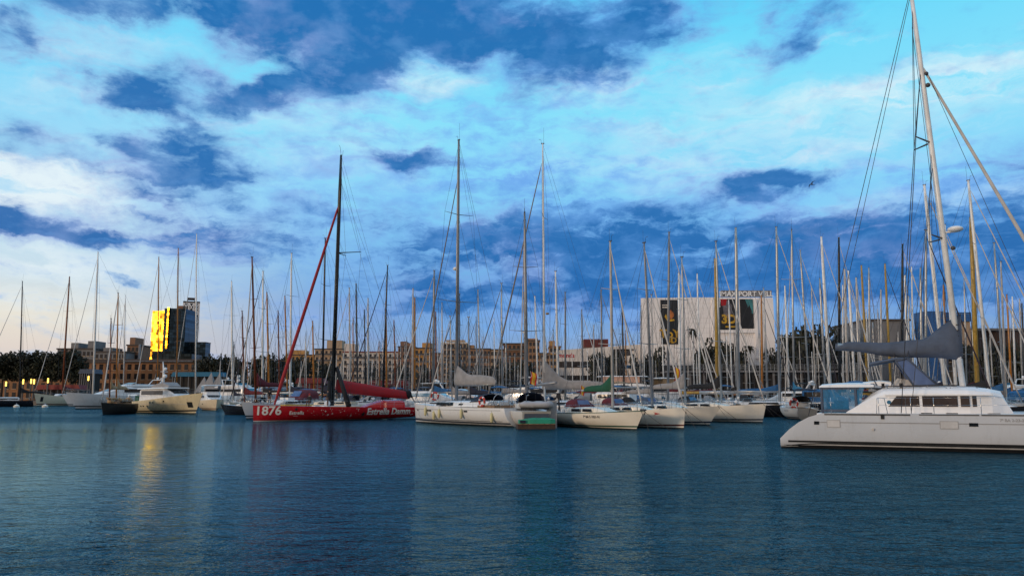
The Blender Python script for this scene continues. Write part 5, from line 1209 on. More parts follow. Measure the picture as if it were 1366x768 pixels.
# ================================================================== motor yachts
def loftbox(b, secs, mi=0):
    """deckhouse from stations (x, half width, z bottom, z top)"""
    b.loft([[(x, -w_, z0), (x, -w_ * .96, z0 + (z1 - z0) * .8), (x, -w_ * .8, z1), (x, w_ * .8, z1), (x, w_ * .96, z0 + (z1 - z0) * .8), (x, w_, z0)] for x, w_, z0, z1 in secs], mi, True, False)
def band(root, secs, z0, z1, m, name='window', grow=.02):
    """glazing strip round a deckhouse, given (x, half width) stations, left open at its two ends"""
    b = MB()
    for sd in (-1, 1):
        vs_ = []
        for x, w_ in secs: vs_ += [(x, sd * (w_ + grow), z0), (x, sd * (w_ + grow) * .985, z1)]
        b.add(vs_, [(2 * i, 2 * i + 2, 2 * i + 3, 2 * i + 1) for i in range(len(secs) - 1)])
    return b.build(name, m, root)
def motor_yacht(name, label, bow, st, z=None, paint='gelcoat', house_m='gelcoat', fb=2.0, fs=1.3, B=None, boot='antifoul', win='window', fly=True, mast=None, canopy=None, hard=False, rows=None, cat='motor yacht', L=None, at=None, hd=None, hs=1.0, arch=True, portholes=4, side=None, deck='deck', group=None):
    if at is None:
        bw, s_ = W(*bow), W(*st); loc, LL, rz = boat_pts(bw, s_); L = L or LL
    else: loc, rz = Vector((at[0], at[1], 0)), hd
    B = B or L * .29
    root = thing(name, label, cat, loc, rz, group)
    h = Hull(L, B, fb, fs, dip=.0, rake=L * .09, trake=0, tw=.86, fine=2.2, tm=.4, flare=.16)
    h.mesh([paint, paint, boot, 'antifoul', deck], n=18).build('hull', [paint, paint, boot, 'antifoul', deck], root)
    zd = h.sheer(.45); H = 1.15 * hs
    secs = [(-L * .30, B * .36, fs, zd + H), (-L * .05, B * .38, zd - .05, zd + H), (L * .08, B * .36, zd - .05, zd + H), (L * .20, B * .28, zd + .1, zd + H * .45), (L * .30, B * .16, zd + .1, zd + .25)]
    b = MB(); loftbox(b, secs); b.build('deckhouse', house_m, root)
    band(root, [(-L * .27, B * .362), (-L * .05, B * .382), (L * .07, B * .362)], zd + H * .42, zd + H * .78, win)
    b = MB(); x0, x1 = L * .085, L * .19; b.add([(x0, -B * .28, zd + H * .97), (x1, -B * .225, zd + H * .52), (x1, B * .225, zd + H * .52), (x0, B * .28, zd + H * .97)], [(0, 1, 2, 3)]); b.build('windscreen', win, root)
    top = zd + H
    if fly:
        b = MB(); loftbox(b, [(-L * .38, B * .36, top + .0, top + .16), (-L * .28, B * .37, top, top + .55), (-L * .02, B * .34, top, top + .6), (L * .06, B * .25, top, top + .25)]); b.build('flybridge', house_m, root)
        b = MB(); b.add([(L * .0, -B * .29, top + .58), (L * -.045, -B * .27, top + 1.0), (L * -.045, B * .27, top + 1.0), (L * .0, B * .29, top + .58)], [(0, 1, 2, 3)]); b.build('flybridge_screen', win, root)
    if arch:
        b = MB(); zt = top + (1.7 if fly else 1.0)
        for sd in (-1, 1): b.tube([(-L * .22, sd * B * .35, top - .05), (-L * .27, sd * B * .30, zt)], [.16, .1], 6)
        b.tube([(-L * .27, -B * .31, zt), (-L * .27, B * .31, zt)], .1, 6); b.build('radar_arch', house_m, root)
        b = MB(); b.ball((-L * .27, 0, zt + .35), .30, 0, 10, 5, .9); b.ball((-L * .27, B * .22, zt + .26), .2, 0, 8, 5); b.tube([(-L * .27, -B * .2, zt), (-L * .28, -B * .2, zt + 1.5)], .02, 4); b.build('radome', 'white plastic', root)
    if hard:
        b = MB(); z2 = top + 1.75; loftbox(b, [(-L * .36, B * .36, z2 - .1, z2), (0, B * .36, z2 - .1, z2 + .08), (L * .05, B * .3, z2 - .1, z2)]); b.build('hardtop', house_m, root)
        band(root, [(-L * .30, B * .34), (0, B * .34)], top + .6, z2 - .1, canopy or win, 'side_curtain')
    elif canopy: bimini(root, -L * .12, top + (1.9 if fly else 1.0), B * .66, L * .22, canopy, .3, 1.4)
    for k in range(portholes):
        x = -L * .1 + L * .4 * k / max(1, portholes)
        for sd in ((-1, 1) if side is None else (side,)): hull_patch(root, h, 'porthole', 'window', sd, x, x + .4, fs * .62, fs * .62 + .2, .02, 2)
    rails(root, h, .45, .97, .7, 6)
    if mast:
        b = MB(); b.tube([(-L * .1, 0, top), (-L * .11, 0, top + mast * .7), (-L * .13, 0, top + mast)], [.22, .14, .05], 8); b.tube([(-L * .1, -.6, top + mast * .62), (-L * .1, .6, top + mast * .62)], .05, 5); b.build('mast', 'white plastic', root)
        b = MB(); b.ball((-L * .1 + .35, 0, top + mast * .45), .32, 0, 10, 6); b.ball((-L * .1 + .4, 0, top + mast * .72), .24, 0, 10, 6); b.build('radome', 'white plastic', root)
    PLACED.append(foot(loc, rz, L, B)); root['_top'] = top
    return root, h, L, B, loc, rz, zd
# beige trawler yacht
r, h, L, B, loc, rz, zd = motor_yacht('motor_yacht', 'beige trawler yacht with raised bow, white upper deck and white signal mast', (269, 552), (183.5, 550), paint='cream paint', house_m='gelcoat', fb=3.1, fs=1.75, B=5.0, boot='antifoul', fly=False, arch=False, mast=4.2, hs=1.5, win='window', portholes=0)
zd += .35
b = MB(); loftbox(b, [(-L * .34, B * .37, zd + 1.25, zd + 1.42), (0, B * .40, zd + 1.3, zd + 1.5), (L * .14, B * .36, zd + 1.3, zd + 1.5)]); b.build('boat_deck', 'gelcoat', r)
b = MB(); loftbox(b, [(-L * .16, B * .26, zd + 1.45, zd + 1.9), (0, B * .28, zd + 1.45, zd + 2.3), (L * .08, B * .2, zd + 1.45, zd + 1.75)]); b.build('wheelhouse_cover', 'grey canvas', r)
b = MB(); loftbox(b, [(-L * .5 + .3, B * .38, 2.75, 2.9), (-L * .33, B * .38, 2.75, 2.92)]); b.tube([(-L * .48, -B * .36, 1.7), (-L * .47, -B * .36, 2.8)], .12, 6); b.tube([(-L * .48, B * .36, 1.7), (-L * .47, B * .36, 2.8)], .12, 6); b.build('aft_roof', 'gelcoat', r)
b = MB(); b.box(-L * .40, -L * .34, -B * .3, B * .3, 1.7, 2.74); b.build('aft_door', 'green canvas', r)
for i, (x, z) in enumerate([(-.38, 1.05), (-.34, 1.05), (-.22, 1.0), (-.18, 1.0), (-.12, 1.0), (-.06, 1.55), (-.02, 1.55), (.12, 1.75)]): hull_patch(r, h, 'porthole', 'window', -1, L * x, L * x + .32, z, z + .2, .02, 2)
hull_patch(r, h, 'rub_line', 'pale mast', -1, -L * .48, L * .40, 1.36, 1.42, n=20); hull_patch(r, h, 'anchor_pocket', 'black', -1, L * .36, L * .405, .95, 1.75, .03, 2); hull_patch(r, h, 'anchor_pocket', 'black', 1, L * .36, L * .405, .95, 1.75, .03, 2)
b = MB(); b.ball((-L * .33, -.6, 3.3), .35, 0, 8, 6); b.ball((-L * .38, .3, 3.15), .3, 0, 8, 6); b.build('deck_gear', 'tan canvas', r)
r, h, L, B, loc, rz, zd = motor_yacht('motor_cruiser', 'white motor cruiser with glazed upper cabin, a ring lifebuoy on its rail', (308, 549), (262, 545), paint='ivory paint', boot='boot red', fb=2.1, fs=1.8, B=4.6, L=13, fly=True, arch=False, hard=True, canopy='blue window', portholes=2, hs=1.05)
lifebuoy('lifebuoy', 'ring lifebuoy on the rail of the white cruiser beside the beige yacht', W(291, 546) + Vector((0, -2.2, 3.1)), (.2, 1, .1), .42)
motor_yacht('motor_yacht', 'sleek white superyacht with swept dark windows behind the wooden two master', (118, 545), (214, 544), paint='gelcoat', fb=3.6, fs=2.4, B=7.0, L=27, hs=1.9, win='window', fly=True, arch=True, portholes=0)
motor_yacht('motor_yacht', 'white motor yacht with a blue-lit hull side behind the white cruiser', (352, 545), (296, 544.5), paint='pale blue paint', fb=3.6, fs=2.8, B=5.6, L=19, hs=1.5, fly=True, mast=3.5, portholes=3)  # white hull coloured pale blue for the blue light on its side
motor_yacht('motor_yacht', 'pale blue motor yacht with two white domes behind the ochre wooden mast', (328, 544.2), (380, 543.8), paint='pale blue paint', house_m='pale blue paint', fb=3.4, fs=2.6, B=5.6, L=18, hs=1.6, fly=True, arch=True, portholes=0)
motor_yacht('wheelhouse_boat', 'white wheelhouse boat with a domed mast right of the red furled jib', (402, 545), (380, 544.5), fb=2.4, fs=1.7, B=4.2, L=12, hs=1.6, fly=False, mast=2.6, arch=False, portholes=0)
motor_yacht('motor_cruiser', 'white cruiser with pale blue windscreen between the red yacht and the white sloop', (606, 553), (548, 552.6), fb=2.2, fs=1.9, B=4.0, L=11.5, hs=1.15, win='blue window', fly=False, arch=False, portholes=0)
lifebuoy('lifebuoy', 'ring lifebuoy hung on the cabin of the cruiser with the pale blue windscreen', P(580, 528, 103), (0.1, 1, .1), .46)
motor_yacht('motor_cruiser', 'red and white cruiser behind the bow of the white sloop', (640, 550.5), (578, 550), paint='gelcoat', fb=2.5, fs=2.2, B=4.2, L=14, hs=1.3, fly=False, arch=True, portholes=0, deck='red canvas')
motor_yacht('motor_cruiser', 'small white boat under a grey hardtop behind the tall grey mast', (606, 545.5), (572, 545.2), fb=2.6, fs=2.2, B=4.4, L=13, hs=1.3, fly=False, arch=False, hard=True, portholes=0)
motor_yacht('motor_yacht', 'white flybridge yacht facing the water just left of the grey triangular sail cover', (708, 545.6), (718, 542.5), fb=3.3, fs=2.5, B=5.2, L=17, hs=1.7, fly=True, arch=True, portholes=0)
motor_yacht('motor_cruiser', 'dark topped flybridge boat right of the dinghy sloop mast', (676, 545.8), (694, 544.0), fb=3.0, fs=2.3, B=4.4, L=13, hs=1.4, fly=True, arch=False, canopy='navy canvas', portholes=0)
motor_yacht('motor_cruiser', 'white cabin cruiser with raked dark windows under the bare grey boom', (668, 551), (728, 551.5), fb=2.1, fs=1.9, B=4.4, L=13.5, hs=1.25, fly=True, arch=False, portholes=0, canopy='white canvas')
r, h, L, B, loc, rz, zd = motor_yacht('motor_yacht', 'big white yacht with peach canvas side screens behind the tan bimini', (748, 548.5), (868, 549), fb=3.3, fs=2.6, B=6.2, L=21, hs=1.35, win='window', fly=True, arch=False, hard=True, canopy='peach canvas', portholes=0)
motor_yacht('trawler_yacht', 'white yacht with a varnished cabin door and long hardtop left of the tilted grey mast', (846, 549.5), (908, 549), fb=2.7, fs=2.2, B=5.0, L=15, hs=1.4, win='teak', fly=False, arch=True, hard=True, canopy='tan canvas', portholes=0)
motor_yacht('motor_cruiser', 'motor boat under a dark blue bimini before the cinema wall', (842, 544.6), (876, 544.4), fb=3.0, fs=2.4, B=4.6, L=14, hs=1.4, fly=True, arch=True, canopy='navy canvas', portholes=0)
motor_yacht('motor_cruiser', 'cream cruiser with a tan bimini behind the green sail cover', (790, 556), (832, 556.5), paint='gelcoat worn', fb=2.0, fs=1.7, B=3.8, L=11, hs=1.1, fly=False, arch=False, canopy='tan canvas', portholes=0)
motor_yacht('motor_cruiser', 'open motor boat with dark rounded windows beside the lifebuoy sloop', (1040, 551), (1076, 551.5), fb=2.2, fs=1.9, B=4.0, L=12, hs=1.2, fly=False, arch=True, canopy='black canvas', portholes=0)
motor_yacht('motor_cruiser', 'boat under a bright blue cover beside the catamaran stern', (1128, 554.5), (1080, 554), fb=2.0, fs=1.7, B=3.8, L=9.5, hs=1.5, house_m='blue canvas', fly=False, arch=False, portholes=0)
motor_yacht('covered_boat', 'dark hulled boat under a blue tarpaulin at the right edge, beyond the catamaran', (1332, 552), (1410, 554), paint='dark hull', house_m='blue canvas', fb=2.2, fs=2.0, B=4.4, L=13, hs=1.1, fly=False, arch=False, portholes=0, win='blue canvas')
motor_yacht('motor_cruiser', 'white cruiser at the far right behind the blue tarpaulin boat', (1322, 547.5), (1372, 547.2), fb=2.9, fs=2.4, B=4.6, L=15, hs=1.5, fly=True, arch=True, portholes=0)
motor_yacht('motor_cruiser', 'red hulled boat with pale cabin behind the catamaran mast', (1270, 546.5), (1312, 546), paint='dull red', fb=3.4, fs=2.8, B=4.4, L=14, hs=1.2, fly=False, arch=False, portholes=0)
motor_yacht('motor_cruiser', 'white cruiser moored behind the furled headsail of the catamaran', (1215, 549.5), (1262, 549), fb=2.5, fs=2.0, B=4.2, L=12, hs=1.3, fly=False, arch=True, canopy='navy canvas', portholes=0)

# ================================================================== yachts of the left basin
def big_sailer(label, bow, st, paint, fb, fs, masts, boot='antifoul', L=None, name='sailing_yacht', deckm='teak', housem='gelcoat', B=None, houseH=.9, covs=None, pocket=True, side=-1, wr=.022):
    bw = W(*bow)
    if isinstance(st, tuple): s_ = W(*st)
    else: s_ = bw - Vector((math.cos(R(st)), math.sin(R(st)), 0)) * L
    d = (bw - s_).normalized(); LL = (bw - s_).length
    if L: s_ = bw - d * L; LL = L
    loc, LL, rz = boat_pts(bw, s_); B = B or LL * .2
    root = thing(name, label, 'sailing yacht', loc, rz)
    h = Hull(LL, B, fb, fs, dip=fb * .05, rake=LL * .07, trake=-.4, tw=.6, fine=1.8)
    h.mesh([paint, paint, boot, 'antifoul', deckm], n=20).build('hull', [paint, paint, boot, 'antifoul', deckm], root)
    zd = h.sheer(.45)
    if houseH:
        b = MB(); house(b, -LL * .28, LL * .12, B * .6, zd - .02, houseH, 0, LL * .06, .3, .5); b.build('deckhouse', housem, root)
        b = MB(); k = B * .29; b.prism([(-LL * .25, zd + houseH * .35), (LL * .05, zd + houseH * .35), (LL * .04, zd + houseH * .7), (-LL * .25, zd + houseH * .7)], -k, k); b.build('window', 'window', root)
    if pocket: hull_patch(root, h, 'anchor_pocket', 'black', side, LL * .36, LL * .40, fb * .35, fb * .72, .03, 2)
    rails(root, h, .05, .96, .8, 8)
    for i, (tx, ty, bx, by, mm, rad, cm, bl) in enumerate(masts):
        mb, mt = mast_line(loc, rz, tx, ty, bx, by, axis_depth(loc, rz, bx, by, LL * .34), zd + .2); mt.y -= mb.y; mb.y = 0
        lim = LL * .34; nx = max(-lim, min(lim, mb.x)); mt.x += nx - mb.x; mb.x = nx
        rig(root, mb, mt, h, mm, rad, 2, bl, zd + 2.2, mm, cm, 1.6, furlr=.08, wr=wr, n=8, fore=(i == 0), instruments=True, seed=i, spread=.06)
    PLACED.append(foot(loc, rz, LL, B)); return root
# order of bow: boats on the left point to the left
big_sailer('black hulled sailing yacht with a black mast at the far left', (-40, 542.5), (42, 542), 'dark hull', 2.0, 1.7, [(30, 375, 26.5, 523, 'black mast', .22, 'black canvas', 6)], side=1)
big_sailer('cream classic yacht with a varnished mast and red sail cover', (44, 541.4), (112, 540.6), 'ivory paint', 3.8, 2.6, [(93, 369, 84, 512, 'brown mast', .30, 'maroon canvas', 11)], side=1, boot='boot red')
big_sailer('white sailing superyacht with a tall white mast and pale grey hull', (81, 542.0), (140, 541.6), 'gelcoat', 3.4, 2.6, [(131, 336, 124.5, 513, 'white mast', .34, None, None)], side=1, L=30, B=6.6)
big_sailer('small dark wooden two master with furled tan sails', (134, 553), (182, 551), 'dark wood hull', 1.7, 1.5, [(158, 391, 155.5, 530, 'wood mast', .12, 'tan canvas', 3.6), (148.5, 425, 146.5, 530, 'brown mast', .11, 'tan canvas', 2.8)], pocket=False, side=1, houseH=.6, housem='teak', L=9.5, B=3.2, wr=.014)
r = [o for o in bpy.data.objects if o.get('label', '').startswith('small dark wooden two')][0]
b = MB()
for k in range(7): b.ball((-3.6 + .95 * k, .5 * math.sin(k * 2.1), 1.95 + .2 * math.sin(k * 1.7)), .5, 0, 8, 5, .7)
b.tube([(-4, .3, 2.0), (3.6, .2, 2.3)], .16, 6); b.build('furled_sails', 'tan canvas', r)
big_sailer('slim white sloop whose thin mast stands right of the wooden two master', (150, 542), (190, 541.8), 'gelcoat', 2.2, 1.8, [(165, 394, 162, 515, 'white mast', .18, None, None)], pocket=False, L=16, side=1)
big_sailer('schooner with two varnished lower masts and white topmasts before the gold tower', (176, 543.2), (262, 542.6), 'dark hull', 2.4, 2.2, [(212, 343, 210.5, 515, 'wood mast', .22, None, None), (238, 331, 236, 515, 'wood mast', .24, None, None)], pocket=False, side=1)
big_sailer('white yacht with the very tall slim white mast right of the hotel tower', (228, 541.8), (300, 541.4), 'gelcoat', 2.4, 2.0, [(262.5, 312, 261, 510, 'white mast', .25, None, None)], pocket=False, side=1)
# white boat with maroon canvas behind the red yacht
r = big_sailer('white ketch with a thick brown mast, maroon sail cover and maroon cockpit tent', (320, 558.5), 236, 'gelcoat', 1.9, 1.5, [(336.8, 343, 341.5, 522, 'brown mast', .15, 'maroon canvas', 4.2)], boot='antifoul', L=12.5, B=3.9, pocket=False, side=1, houseH=.6, wr=.013, name='ketch')
r['category'] = 'sailboat'
sprayhood(r, -2.6, 2.05, 2.8, 'maroon canvas', 3.0, 1.35)
b = MB(); b.box(-1.0, .0, -.9, .6, 1.7, 2.4); b.build('deck_locker', 'white plastic', r)
KL, KR = r.location.copy(), r.rotation_euler.z

# ================================================================== the crowd of masts
MM = {'W': 'white mast', 'G': 'alu', 'g': 'grey mast', 'D': 'dark mast', 'K': 'black mast', 'B': 'brown mast', 'O': 'wood mast', 'Y': 'gold mast', 'P': 'pale mast'}
COVS = ['navy canvas', 'blue canvas', 'grey canvas', 'navy canvas', 'black canvas', 'teal canvas', 'slate canvas', 'maroon canvas', 'black canvas']  # dark covers repeated, standing in for deep shade at deck level
BOOT = ['boot navy', 'boot red', 'antifoul', 'boot green']
HOOD = ['navy canvas', 'black canvas', 'slate canvas', 'blue canvas', 'grey canvas']
count = [0]
def front(px):
    """nearest distance at which the crowd may lie, behind the front row of boats"""
    for x0, d_ in ((1090, 62), (960, 93), (905, 86), (870, 80), (735, 82), (550, 88), (318, 102), (-999, 235)):
        if px >= x0: return d_
def behind(f):
    for u in (0, .25, .5, .75, 1):
        x, y = f[0] + (f[2] - f[0]) * u, f[1] + (f[3] - f[1]) * u
        for q in (-f[4], f[4]):
            p = 683 + 1050 * (x + q) / y
            if y - f[4] < front(p) - (130 if 285 < p < 318 else 0): return False
    return True
def moored(tx, ty, bx, mm, hd, label, thick=1.0, dpref=None, group='sailboats moored in the crowded basin', cov=None, furl=None, tiny=False, by=526, hm=14.0):
    i = count[0]; count[0] += 1; r_ = random.Random(100 + i)
    span = max(40, 531 - ty); d0 = dpref or hm * 1050 / span; d0 = min(max(d0, 74), 232)
    ang0 = (R(-30) if hd == 'R' else R(155)) + r_.uniform(-.14, .14)
    if tiny: ang0 = (R(-80) if i % 2 else R(98)) + r_.uniform(-.2, .2); d0 = max(d0, 150)
    for k in range(300):
        dd = d0 + (1 if k % 2 else -1) * (k // 2) * 1.0
        if dd < (140 if tiny else 72) or dd > 256: continue
        if k > 150 and not tiny: ang0 = R(-88) if k % 4 < 2 else R(92)
        H = (P(tx, ty, dd).z - 1.6); L = max(7.0, min(15.5, H * .80)) if not tiny else 7.4; B = L * .30; rz = ang0 + (r_.uniform(-.12, .12) if k > 12 else 0)
        a = P(tx, ty, dd); c = P(bx, by, dd); q = c + (a - c) * ((1.6 - c.z) / (a.z - c.z)); off = L * .06
        loc = Vector((q.x - math.cos(rz) * off, q.y - math.sin(rz) * off, 0)); f = foot(loc, rz, L, B)
        if free(f) and behind(f): break
    else:
        print('NO ROOM', label)
        return None
    PLACED.append(f)
    root = thing('sailboat', label, 'sailboat', loc, rz, group)
    fb = .9 + L * .055; hull = Hull(L, B, fb, fb * .8, rake=r_.uniform(.4, 1.2), trake=r_.uniform(-.4, .7), tw=.64, fine=1.75)
    paint = r_.choice(['gelcoat', 'gelcoat worn', 'gelcoat worn', 'ivory paint', 'dark hull', 'dark hull', 'boot navy'] if not tiny else ['gelcoat', 'gelcoat worn']); bt = r_.choice(BOOT)  # extra dark hulls stand in for the deep shade among the decks
    hull.mesh([paint, r_.choice([paint, paint, bt]), bt, 'antifoul', 'deck'], n=10).build('hull', [paint, paint, bt, 'antifoul', 'deck'], root)
    zd = hull.sheer(.45)
    b = MB(); house(b, -L * .24, L * .22, B * .62, zd - .02, .48, 0, L * .14, .2, .45); b.build('coachroof', paint if paint != 'dark hull' else 'gelcoat', root)
    mb, mt = mast_line(loc, rz, tx, ty, bx, by, q.y, zd + .4)
    rad = (.0074 * H * thick + .02) * r_.uniform(.85, 1.25)
    cv = cov or r_.choice(COVS)
    if not tiny:
        b = MB(); k = B * .31 + .004; b.prism([(-L * .18, zd + .12), (L * .06, zd + .12), (L * .05, zd + .34), (-L * .17, zd + .34)], -k, k); b.build('window', 'window', root)
        sprayhood(root, -L * .2, zd + .42, B * .56, r_.choice(HOOD), 1.5, .85, wind=False)
        if r_.random() < .5: bimini(root, -L * .38, zd + 2.3, B * .6, 1.9, r_.choice(HOOD), .3, 1.7)
        b = MB(); b.box(-L * .46, -L * .30, -B * .3, B * .3, zd, zd + .3)
        for _ in range(5): b.ball((-L * r_.uniform(.26, .47), B * r_.uniform(-.35, .35), zd + r_.uniform(.4, 1.0)), r_.uniform(.12, .28), r_.randrange(2), 6, 4)
        b.build('cockpit_gear', ['white plastic', r_.choice(COVS)], root)
        rails(root, hull, n=6)
    rig(root, mb, mt, hull, MM[mm], rad, (2 if H > 9 else 1), L * .36 if not tiny or r_.random() < .6 else None, zd + .45 + 1.25, MM[mm], cv, 1.1, furl or r_.choice(['sail roll', 'sail roll', 'sail roll grey', 'sail roll dark', 'sail roll']), .05 + .0006 * q.y * .3, wr=.009 + .00006 * q.y, n=6, seed=i, instruments=not tiny, fore=r_.random() < (.62 if not tiny else .35))
    return root
